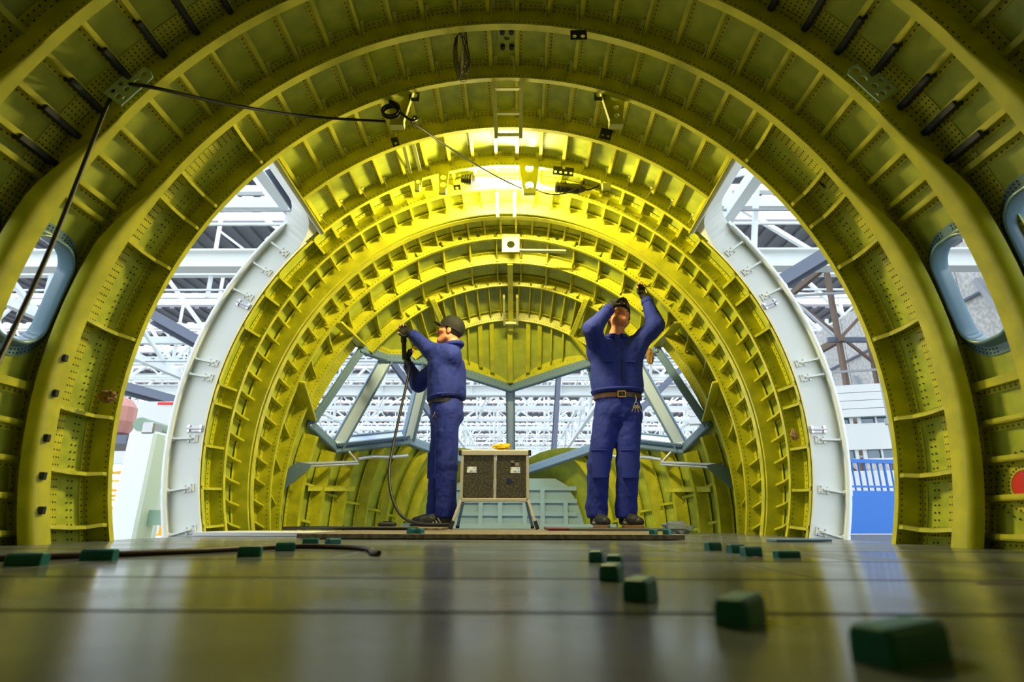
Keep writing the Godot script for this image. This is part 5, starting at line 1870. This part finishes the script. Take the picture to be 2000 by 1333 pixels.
# finger joints of a hand: wrist, direction to the knuckles, direction of the thumb side, palm normal
func finger_chains(wrist: Vector3, dir: Vector3, side: Vector3, curl: float) -> Array:
	dir = dir.normalized()
	side = (side - dir * side.dot(dir)).normalized()
	var palm := dir.cross(side).normalized()
	var out := []
	for i in 4:
		var root := wrist + dir * (0.088 - 0.006 * absf(i - 1.2)) + side * (0.033 - 0.021 * i)
		var l: float = [0.040, 0.045, 0.042, 0.034][i]
		var pts := [root]
		var an := curl * 0.7
		for k in 3:
			var d := dir * cos(an) + palm * sin(an)
			pts.append(pts[-1] + d * l * [1.0, 0.65, 0.5][k])
			an += curl * (0.9 + 0.08 * i)
		out.append(pts)
	var tr := wrist + dir * 0.030 + side * 0.034
	var td := (dir * 0.55 + side * 0.7 + palm * 0.35).normalized()
	var t1 := tr + td * 0.042
	var td2 := (dir * 0.75 + side * 0.15 + palm * (0.4 + 0.3 * curl)).normalized()
	out.append([tr, t1, t1 + td2 * 0.032, t1 + td2 * 0.052])
	return out

func hand_caps(wrist: Vector3, dir: Vector3, side: Vector3, curl: float, grow: float, reach: int) -> void:
	dir = dir.normalized()
	side = (side - dir * side.dot(dir)).normalized()
	for i in 4:
		var o := side * (0.029 - 0.019 * i)
		cap(wrist + o * 0.6 + dir * 0.012, wrist + o + dir * 0.085, 0.013 + grow, 0.0115 + grow, 0.012)
	var n := 0
	for c in finger_chains(wrist, dir, side, curl):
		for k in mini(reach, 3):
			var r := 0.0088 - 0.0008 * k + grow
			if n == 4: r += 0.002
			cap(c[k], c[k + 1], r, r - 0.0005, 0.006)
		n += 1
	cap(wrist + side * 0.02 + dir * 0.02, finger_chains(wrist, dir, side, curl)[4][0], 0.016 + grow, 0.013 + grow, 0.012)

func limits(pts: Array, pad: float) -> Array:
	var lo: Vector3 = pts[0]
	var hi: Vector3 = pts[0]
	for p: Vector3 in pts:
		lo = lo.min(p)
		hi = hi.max(p)
	return [lo - Vector3.ONE * pad, hi + Vector3.ONE * pad]

func build_person(label: String, j: Dictionary) -> Node3D:
	var base: Vector3 = j.base
	var o := thing("person", label, "person", base, "")
	var pts := []
	for k in j:
		if j[k] is Vector3: pts.append(j[k])
	var sl: Vector3 = j.sl
	var sr: Vector3 = j.sr
	var hl: Vector3 = j.hl
	var hr: Vector3 = j.hr
	var mid_hip := (hl + hr) / 2
	var mid_sh := (sl + sr) / 2
	var ht: Transform3D = j.head
	# --- body: one skin, slim under the clothes
	var lim := limits(pts, 0.14)
	field(lim[0], lim[1], 0.014)
	cap(mid_hip + Vector3(0, 0.03, 0), mid_sh - Vector3(0, 0.12, 0), 0.095, 0.10, 0.05)
	cap(hl.lerp(hr, 0.15) + Vector3.UP * 0.06, hr.lerp(hl, 0.15) + Vector3.UP * 0.06, 0.085, 0.085, 0.05)
	cap(sl.lerp(sr, 0.2) - Vector3(0, 0.05, 0), sr.lerp(sl, 0.2) - Vector3(0, 0.05, 0), 0.06, 0.06, 0.05)
	cap(mid_sh - Vector3(0, 0.04, 0), j.neck, 0.06, 0.056, 0.04)
	cap(j.neck, ht * Vector3(0, -0.06, -0.02), 0.056, 0.054, 0.03)
	for q in [["sl", "el", "wl"], ["sr", "er", "wr"]]:
		cap(j[q[0]], j[q[1]], 0.047, 0.038, 0.03)
		cap(j[q[1]], j[q[2]], 0.040, 0.028, 0.02)
	for q in [["hl", "kl", "al"], ["hr", "kr", "ar"]]:
		cap(j[q[0]], j[q[1]], 0.075, 0.05, 0.03)
		cap(j[q[1]], j[q[2]], 0.052, 0.036, 0.02)
	var arr := net_arrays(base)
	# head and hands on finer grids, joined to the same surface
	field(ht.origin - Vector3.ONE * 0.17, ht.origin + Vector3.ONE * 0.17, 0.0055)
	head_field(ht)
	cap(ht * Vector3(0, -0.05, -0.025), j.neck, 0.052, 0.057, 0.03)
	arr = net_arrays(base, arr)
	for q in [["wl", "dl", "tl"], ["wr", "dr", "tr"]]:
		field(j[q[0]] - Vector3.ONE * 0.21, j[q[0]] + Vector3.ONE * 0.21, 0.005)
		hand_caps(j[q[0]], j[q[1]], j[q[2]], j.curl, -0.0012, 3)
		arr = net_arrays(base, arr)
	var a := []
	a.resize(Mesh.ARRAY_MAX)
	a[Mesh.ARRAY_VERTEX] = arr[0]
	a[Mesh.ARRAY_NORMAL] = arr[1]
	a[Mesh.ARRAY_INDEX] = arr[2]
	var bm := ArrayMesh.new()
	bm.add_surface_from_arrays(Mesh.PRIMITIVE_TRIANGLES, a)
	var body := part(o, "body", bm, mats.skin)
	# --- jacket
	var face: Vector3 = j.front
	var across := Vector3(face.z, 0, -face.x)
	var waist: Vector3 = j.waist
	var jp := [sl, sr, j.el, j.er, j.wl, j.wr, waist, j.neck]
	lim = limits(jp, 0.20)
	field(lim[0], lim[1], 0.0125)
	for s: float in [-1.0, 1.0]:
		cap(waist + across * 0.075 * s - Vector3(0, 0.02, 0), mid_sh + across * 0.085 * s - Vector3(0, 0.10, 0), 0.130, 0.128, 0.05)
		cap(mid_sh + across * 0.07 * s - Vector3(0, 0.1, 0), mid_sh + across * 0.10 * s - Vector3(0, 0.03, 0), 0.11, 0.085, 0.05)
	cap(waist - face * 0.02 + Vector3(0, 0.08, 0), mid_sh - Vector3(0, 0.08, 0), 0.13, 0.12, 0.05)
	cap(sl - Vector3(0, 0.02, 0), sr - Vector3(0, 0.02, 0), 0.075, 0.075, 0.05)
	for s: float in [-1.0, 1.0]:
		cap(mid_sh - face * 0.045 + across * 0.06 * s - Vector3(0, 0.05, 0), mid_sh - face * 0.03 + across * 0.06 * s - Vector3(0, 0.30, 0), 0.085, 0.11, 0.07)
	cap(mid_sh, j.neck - Vector3(0, 0.02, 0), 0.085, 0.072, 0.03)
	for q in [["sl", "el", "wl"], ["sr", "er", "wr"]]:
		cap(j[q[0]], j[q[1]], 0.084, 0.076, 0.075)
		cap(j[q[1]], j[q[2]].lerp(j[q[1]], 0.10), 0.076, 0.050, 0.02)
	wrinkle(0.0045, Vector3(7, 4, 7), j.seed)
	wrinkle(0.0015, Vector3(14, 16, 14), j.seed + 1)
	slice_off(waist + Vector3(0, -0.005, 0), j.hem)
	var jacket := part(o, "jacket", net_mesh(base), mats.workwear)
	# collar
	var st := begin()
	var cpts := PackedVector3Array()
	for k in 15:
		var an := TAU * k / 14.0 * 0.9 + 0.31
		cpts.append(j.neck + (face * cos(an) * 0.072 + across * sin(an) * 0.074) + Vector3(0, -0.006 - 0.014 * cos(an), 0) - base)
	tube(st, cpts, 0.022, 8)
	part(jacket, "collar", done(st), mats.workwear)
	# zip along the front
	st = begin()
	var zp := PackedVector3Array()
	for k in 9:
		var c := (waist + Vector3.UP * 0.01).lerp(mid_sh - Vector3(0, 0.02, 0), k / 8.0)
		zp.append(c + face * (0.143 - 0.012 * absf(k - 3.5) * 0.5) + across * 0.02 - base)
	tube(st, zp, 0.004, 6)
	part(jacket, "zip", done(st), mats.workwear_dark)
	# ribbed hem band, cuffs and chest pockets
	st = begin()
	var hem_pts := PackedVector3Array()
	for k in 25:
		var an := TAU * k / 24.0
		var e := across * cos(an) * 0.200 + face * sin(an) * 0.140
		hem_pts.append(waist + e + Vector3(0, 0.022 + e.dot(j.hem * Vector3(1, 0, 1)), 0) - base)
	tube(st, hem_pts, 0.014, 8)
	part(jacket, "hem_band", done(st), mats.workwear)
	for q in [["el", "wl"], ["er", "wr"]]:
		st = begin()
		var c0: Vector3 = j[q[1]].lerp(j[q[0]], 0.16) - base
		var c1: Vector3 = j[q[1]].lerp(j[q[0]], 0.02) - base
		tube(st, PackedVector3Array([c0, c1]), 0.053, 14, 0.049)
		part(jacket, "cuff", done(st), mats.workwear)
	for s: float in [-1.0, 1.0]:
		st = begin()
		var pc: Vector3 = waist.lerp(mid_sh, 0.62) + across * 0.085 * s + face * 0.131 - base
		chamfer_box(st, Vector3(0.085, 0.016, 0.012), 0.003, Transform3D(Basis(across, Vector3.UP, face), pc))
		part(jacket, "pocket_flap", done(st), mats.workwear)
	# --- trousers
	lim = limits([hl, hr, j.kl, j.kr, j.al, j.ar, waist], 0.18)
	field(lim[0], lim[1], 0.0125)
	cap(waist + across * 0.06 - Vector3(0, 0.02, 0), hl.lerp(hr, 0.2), 0.125, 0.125, 0.04)
	cap(waist - across * 0.06 - Vector3(0, 0.02, 0), hr.lerp(hl, 0.2), 0.125, 0.125, 0.04)
	cap(mid_hip - face * 0.035, mid_hip - face * 0.03 + Vector3(0, 0.05, 0), 0.12, 0.11, 0.05)
	for q in [["hl", "kl", "al"], ["hr", "kr", "ar"]]:
		cap(j[q[0]], j[q[1]], 0.108, 0.088, 0.03)
		cap(j[q[1]], j[q[2]] + Vector3(0, 0.02, 0), 0.090, 0.080, 0.02)
		cap(j[q[2]] + Vector3(0, 0.05, 0), j[q[2]] + Vector3(0, 0.0, 0) + face * 0.01, 0.082, 0.074, 0.03)
	wrinkle(0.0050, Vector3(8, 4.5, 8), j.seed + 2)
	wrinkle(0.0024, Vector3(11, 14, 11), j.seed + 3)
	slice_off(waist + Vector3(0, -0.012, 0), j.hem * -1.0)
	slice_off(Vector3(0, base.y + 0.065, 0), Vector3.DOWN)
	var trousers := part(o, "trousers", net_mesh(base), mats.workwear)
	for q in [["hl", "kl", "al"], ["hr", "kr", "ar"]]:
		# knee patch pocket with a welt
		var k0: Vector3 = j[q[1]] + Vector3(0, 0.11, 0)
		st = begin()
		var wp := PackedVector3Array()
		var wq := PackedVector3Array()
		for i in 7:
			var bow := sqrt(1.0 - pow((i - 3) / 4.6, 2))
			wp.append(k0 + face * 0.097 * bow + across * (0.021 * (i - 3)) - base)
			wq.append(k0 - Vector3(0, 0.20, 0) + face * 0.095 * bow + across * (0.020 * (i - 3)) - base)
		tube(st, wp, 0.006, 6)
		for i in 6: quad(st, wp[i], wp[i + 1], wq[i + 1], wq[i])
		for i in 6: quad(st, wp[i] - face * 0.03, wq[i] - face * 0.03, wq[i + 1] - face * 0.03, wp[i + 1] - face * 0.03)
		for i in [0, 6]: quad(st, wp[i], wq[i], wq[i] - face * 0.03, wp[i] - face * 0.03)
		for i in 6: quad(st, wq[i], wq[i + 1], wq[i + 1] - face * 0.03, wq[i] - face * 0.03)
		part(trousers, "knee_pocket", done(st), mats.workwear)
	# --- belt
	st = begin()
	var ring := []
	for k in 28:
		var an := TAU * k / 28.0
		var e := across * cos(an) * 0.192 + face * sin(an) * 0.138
		ring.append(waist + e + Vector3(0, -0.028 - j.hem.dot(e) * -0.0, 0) - base)
	for k in 28:
		var n := (k + 1) % 28
		var lift: Vector3 = Vector3.UP * 0.019
		var inn: Vector3 = (ring[k] + base - waist) * 0.04
		var inn2: Vector3 = (ring[n] + base - waist) * 0.04
		hexa(st, [ring[k] - lift - inn, ring[n] - lift - inn2, ring[k] + lift - inn, ring[n] + lift - inn2, ring[k] - lift, ring[n] - lift, ring[k] + lift, ring[n] + lift])
	var belt := part(o, "belt", done(st), j.belt)
	var fb := waist + face * 0.143 + Vector3(0, -0.028, 0) - base
	st = begin()
	for q in [[-0.028, 0, 0.004, 0.024], [0.028, 0, 0.004, 0.024], [0, -0.022, 0.03, 0.004], [0, 0.022, 0.03, 0.004]]:
		box(st, Vector3(q[0] - q[2], q[1] - q[3], -0.004), Vector3(q[0] + q[2], q[1] + q[3], 0.006), Transform3D(Basis(across, Vector3.UP, face), fb + across * -0.0))
	part(belt, "buckle", done(st), mats.brass)
	# --- key bunch on a clip
	var kp: Vector3 = j.keys
	st = begin()
	tube(st, curve([kp, kp + Vector3(0.004, -0.03, 0.004), kp + Vector3(-0.002, -0.055, 0.006)], 4), 0.003, 6)
	for k in 10:
		var an0 := TAU * k / 10.0
		var an1 := TAU * (k + 1) / 10.0
		tube(st, PackedVector3Array([kp + Vector3(0.014 * cos(an0), -0.07 + 0.014 * sin(an0), 0.006), kp + Vector3(0.014 * cos(an1), -0.07 + 0.014 * sin(an1), 0.006)]), 0.002, 5)
	var kb := part(o, "key_ring", done(st), mats.steel)
	kb.position = -base
	for k in 4:
		st = begin()
		var t := Transform3D(Basis(Vector3.BACK, -0.5 + 0.33 * k), kp + Vector3(-0.012 + 0.008 * k, -0.082, 0.008 + 0.002 * k))
		box(st, Vector3(-0.008, -0.02, -0.001), Vector3(0.008, 0, 0.001), t)
		box(st, Vector3(-0.003, -0.055, -0.001), Vector3(0.003, -0.02, 0.001), t)
		part(kb, "key", done(st), mats.brass if k % 2 else mats.steel)
	# --- gloves
	for q in [["wl", "dl", "tl"], ["wr", "dr", "tr"]]:
		var w: Vector3 = j[q[0]]
		field(w - Vector3.ONE * 0.21, w + Vector3.ONE * 0.21, 0.005)
		hand_caps(w, j[q[1]], j[q[2]], j.curl, 0.0022, 2)
		cap(w - j[q[1]].normalized() * j.cuff, w + j[q[1]].normalized() * 0.03, 0.034, 0.034, 0.02)
		part(o, "glove", net_mesh(base), mats.glove_black)
	# --- head details
	for s: float in [-1.0, 1.0]:
		st = begin()
		var em := SphereMesh.new()
		em.radius = 0.0115
		em.height = 0.023
		em.radial_segments = 14
		em.rings = 8
		var et := ht.translated_local(Vector3(0.032 * s, 0.011, 0.079))
		et.origin -= base
		var eye := part(o, "eye", em, mats.eye_white, et)
		var ir := SphereMesh.new()
		ir.radius = 0.0052
		ir.height = 0.0104
		ir.radial_segments = 10
		ir.rings = 6
		part(eye, "iris", ir, mats.eye_dark, Transform3D(Basis(), Vector3(0, 0.002, 0.0082)))
		st = begin()
		tube(st, PackedVector3Array([ht * Vector3(0.014 * s, 0.030, 0.098) - base, ht * Vector3(0.034 * s, 0.037, 0.091) - base, ht * Vector3(0.054 * s, 0.030, 0.076) - base]), 0.0042, 6)
		part(o, "eyebrow", done(st), mats.hair_dark)
	st = begin()
	tube(st, PackedVector3Array([ht * Vector3(-0.022, -0.060, 0.0835) - base, ht * Vector3(0, -0.0605, 0.0875) - base, ht * Vector3(0.022, -0.060, 0.0835) - base]), 0.003, 6)
	part(o, "mouth", done(st), mats.lip)
	# hair round the back and sides under the cap
	field(ht.origin - Vector3.ONE * 0.15, ht.origin + Vector3.ONE * 0.15, 0.006)
	egg(ht.translated_local(Vector3(0, 0.030, -0.022)), Vector3(0.081, 0.088, 0.095), 0.02)
	cap(ht * Vector3(-0.072, 0.02, 0.012), ht * Vector3(-0.074, -0.012, 0.006), 0.010, 0.006, 0.01)
	cap(ht * Vector3(0.072, 0.02, 0.012), ht * Vector3(0.074, -0.012, 0.006), 0.010, 0.006, 0.01)
	slice_off(ht * Vector3(0, 0.0, 0.03), ht.basis.z)
	slice_off(ht * Vector3(0, -0.035, -0.03), (ht.basis.y * -1.0 + ht.basis.z * 0.4).normalized())
	part(o, "hair", net_mesh(base), mats.hair_dark)
	# cap: crown shell and curved brim
	st = begin()
	st.set_smooth_group(1)
	var ct := ht.translated_local(Vector3(0, 0.066, -0.014))
	ct.basis = ct.basis * Basis(Vector3.RIGHT, j.cap_tilt)
	ct.origin -= base
	var rows := []
	for i in 8:
		var la := PI / 2 * i / 7.0
		var row := []
		for k in 24:
			var lo := TAU * k / 24.0
			row.append(ct * Vector3(cos(la) * cos(lo) * 0.094, -0.012 + sin(la) * 0.100, cos(la) * sin(lo) * 0.114))
		rows.append(row)
	var low := []
	for k in 24:
		var lo := TAU * k / 24.0
		low.append(ct * Vector3(cos(lo) * 0.093, -0.045, sin(lo) * 0.112))
	rows.push_front(low)
	for i in 8:
		for k in 24: quad(st, rows[i][k], rows[i + 1][k], rows[i + 1][(k + 1) % 24], rows[i][(k + 1) % 24])
	var capo := part(o, "cap", done(st), mats.cap_black)
	st = begin()
	for k in 12:
		for i in 3:
			var c := []
			for e in [[k, i], [k + 1, i], [k + 1, i + 1], [k, i + 1]]:
				var u: float = -1.0 + 2.0 * e[0] / 12.0
				var f: float = e[1] / 3.0
				var an := u * 1.15
				var out := 0.106 + f * (0.072 * sqrt(maxf(0.0, 1.0 - u * u * 0.92)))
				c.append(Vector3(sin(an) * 0.089 * (1.0 + f * 0.02), -0.030 - 0.020 * u * u - 0.006 * f, cos(an) * out))
			quad(st, ct * c[0], ct * c[1], ct * c[2], ct * c[3])
			var dn := Vector3(0, -0.005, 0)
			quad(st, ct * (c[0] + dn), ct * (c[3] + dn), ct * (c[2] + dn), ct * (c[1] + dn))
			if i == 2: quad(st, ct * c[3], ct * c[2], ct * (c[2] + dn), ct * (c[3] + dn))
	part(capo, "brim", done(st), mats.cap_black)
	st = begin()
	tube(st, PackedVector3Array([ct * Vector3(0, 0.084, 0), ct * Vector3(0, 0.092, 0)]), 0.007, 8)
	part(capo, "button", done(st), mats.cap_black)
	# --- shoes
	for q in [["al", "ol"], ["ar", "or"]]:
		var an: Vector3 = j[q[0]]
		var toe: Vector3 = j[q[1]]
		var fd := (toe - an) * Vector3(1, 0, 1)
		fd = fd.normalized()
		var sd := fd.cross(Vector3.UP)
		var heel := Vector3(an.x, base.y, an.z) - fd * 0.055
		var tip := heel + fd * 0.285
		field((heel.min(tip)) - Vector3(0.09, 0.03, 0.09), heel.max(tip) + Vector3(0.09, 0.17, 0.09), 0.007)
		cap(heel + fd * 0.04 + Vector3.UP * 0.05, heel + fd * 0.03 + Vector3.UP * 0.095, 0.043, 0.042, 0.02)
		cap(heel + fd * 0.05 + Vector3.UP * 0.045, heel + fd * 0.17 + Vector3.UP * 0.046, 0.044, 0.040, 0.03)
		cap(heel + fd * 0.15 + Vector3.UP * 0.042, tip - fd * 0.05 + Vector3.UP * 0.04, 0.044, 0.036, 0.03)
		cap(heel + fd * 0.08 + Vector3.UP * 0.09, tip - fd * 0.10 + Vector3.UP * 0.05, 0.030, 0.026, 0.02)
		slice_off(Vector3(0, base.y + 0.020, 0), Vector3.DOWN)
		var shoe := part(o, "shoe", net_mesh(base), mats.shoe_black)
		st = begin()
		var sole := []
		for k in 22:
			var th := TAU * k / 22.0
			var along_ := 0.1425 - 0.143 * cos(th)
			var wd := 0.042 + 0.008 * sin(along_ / 0.285 * PI * 1.2 - 0.6)
			sole.append(heel + fd * along_ + sd * wd * sin(th) - base)
		for k in 22:
			var n := (k + 1) % 22
			quad(st, sole[k], sole[n], sole[n] + Vector3.UP * 0.017, sole[k] + Vector3.UP * 0.017)
			tri(st, sole[k], sole[n], heel + fd * 0.14 - base)
			tri(st, sole[k] + Vector3.UP * 0.017, heel + fd * 0.14 + Vector3.UP * 0.017 - base, sole[n] + Vector3.UP * 0.017)
		part(shoe, "sole", done(st), j.sole)
		st = begin()
		for s: float in [-1.0, 1.0]:
			for k in 3:
				var p0 := heel + fd * (0.085 + 0.028 * k) + sd * 0.046 * s + Vector3.UP * 0.030 - base
				var p1 := heel + fd * (0.112 + 0.028 * k) + sd * 0.036 * s + Vector3.UP * 0.072 - base
				bar(st, p0, p1, 0.010, 0.008, sd * s)
		part(shoe, "stripe", done(st), mats.shoe_stripe)
		st = begin()
		for k in 5:
			var c := heel + fd * (0.105 + 0.020 * k) + Vector3.UP * (0.112 - 0.009 * k) - base
			tube(st, PackedVector3Array([c - sd * 0.022 - Vector3.UP * 0.004, c + Vector3.UP * 0.002, c + sd * 0.022 - Vector3.UP * 0.004]), 0.0035, 5)
		part(shoe, "lace", done(st), mats.shoe_stripe)
	body.set_meta("label", "skin of face, neck and wrists")
	return o

func face_frame(at: Vector3, forward: Vector3, up: Vector3) -> Transform3D:
	var z := forward.normalized()
	var x := up.cross(z).normalized()
	return Transform3D(Basis(x, z.cross(x), z), at)

func build_people() -> void:
	var y := 0.044
	build_person("worker facing the camera, arms raised, blue workwear, brown belt and black cap", {
		"base": Vector3(0.776, y, -4.448), "front": Vector3(0.05, 0, 0.99).normalized(), "waist": Vector3(0.873, 1.052, -4.448),
		"hl": Vector3(0.786, 0.903, -4.448), "hr": Vector3(0.955, 0.903, -4.448), "kl": Vector3(0.694, 0.487, -4.410), "kr": Vector3(0.916, 0.487, -4.410),
		"al": Vector3(0.673, 0.134, -4.458), "ar": Vector3(0.890, 0.134, -4.458), "ol": Vector3(0.723, y, -4.216), "or": Vector3(0.970, y, -4.235),
		"sl": Vector3(0.733, 1.430, -4.448), "sr": Vector3(1.023, 1.430, -4.448), "el": Vector3(0.665, 1.526, -4.226), "wl": Vector3(0.820, 1.720, -4.274),
		"er": Vector3(1.207, 1.620, -4.400), "wr": Vector3(1.155, 1.865, -4.448), "neck": Vector3(0.887, 1.536, -4.443),
		"dl": Vector3(0.07, 0.14, -0.06), "tl": Vector3(0.7, -0.2, 0.6), "dr": Vector3(-0.06, 0.16, -0.07), "tr": Vector3(-0.8, -0.1, 0.5),
		"head": face_frame(Vector3(0.916, 1.681, -4.424), Vector3(0.14, 0.62, 0.77), Vector3(0.10, 0.78, -0.62)), "cap_tilt": -0.22, "curl": 0.55, "cuff": 0.02,
		"hem": Vector3(0.03, -1, 0).normalized(), "seed": 31, "keys": Vector3(0.984, 1.014, -4.300), "belt": mats.leather_brown, "sole": mats.gum_sole})
	y = 0.044
	build_person("worker in profile with a drill, blue workwear, black belt, cap and gloves", {
		"base": Vector3(-0.52, y, -4.70), "front": Vector3(-0.96, 0, -0.26).normalized(), "waist": Vector3(-0.52, 1.05, -4.70),
		"hl": Vector3(-0.50, 0.93, -4.61), "hr": Vector3(-0.545, 0.93, -4.78), "kl": Vector3(-0.485, 0.50, -4.60), "kr": Vector3(-0.57, 0.51, -4.79),
		"al": Vector3(-0.475, 0.135, -4.60), "ar": Vector3(-0.575, 0.135, -4.80), "ol": Vector3(-0.72, y, -4.62), "or": Vector3(-0.81, y, -4.86),
		"sl": Vector3(-0.485, 1.415, -4.575), "sr": Vector3(-0.58, 1.425, -4.845), "el": Vector3(-0.665, 1.475, -4.66), "wl": Vector3(-0.855, 1.665, -4.78),
		"er": Vector3(-0.80, 1.245, -4.92), "wr": Vector3(-0.91, 1.435, -4.95), "neck": Vector3(-0.475, 1.54, -4.70),
		"dl": Vector3(-0.13, 0.085, -0.09), "tl": Vector3(-0.3, -0.8, 0.3), "dr": Vector3(-0.02, 0.11, 0.0), "tr": Vector3(0.2, 0.2, 0.9),
		"head": face_frame(Vector3(-0.512, 1.655, -4.70), Vector3(-0.95, 0.22, -0.10), Vector3(0.2, 0.97, 0)), "cap_tilt": -0.24, "curl": 0.75, "cuff": 0.06,
		"hem": Vector3(0.18, -1, 0.0).normalized(), "seed": 57, "keys": Vector3(-0.565, 1.015, -4.545), "belt": mats.black_rubber, "sole": mats.black_rubber})
	# pneumatic drill held upright
	var d := thing("hand_drill", "black pneumatic drill held upright by the worker in profile", "drill", Vector3(-0.93, 1.44, -4.875))
	var st := begin()
	tube(st, PackedVector3Array([Vector3(0, 0.02, 0), Vector3(-0.015, 0.19, -0.005)]), 0.021, 12)
	part(d, "grip", done(st), mats.black_rubber)
	st = begin()
	tube(st, PackedVector3Array([Vector3(-0.015, 0.18, -0.005), Vector3(-0.02, 0.23, -0.005)]), 0.027, 12)
	tube(st, PackedVector3Array([Vector3(-0.02, 0.23, -0.005), Vector3(-0.025, 0.30, -0.01)]), 0.022, 12, 0.014)
	part(d, "gear_housing", done(st), mats.dark_fitting)
	st = begin()
	tube(st, PackedVector3Array([Vector3(-0.025, 0.30, -0.01), Vector3(-0.032, 0.37, -0.012)]), 0.004, 8)
	part(d, "drill_bit", done(st), mats.steel)
	st = begin()
	tube(st, PackedVector3Array([Vector3(0.0, 0.025, 0), Vector3(0.003, 0.0, 0.005)]), 0.011, 8)
	part(d, "hose_coupling", done(st), mats.steel)
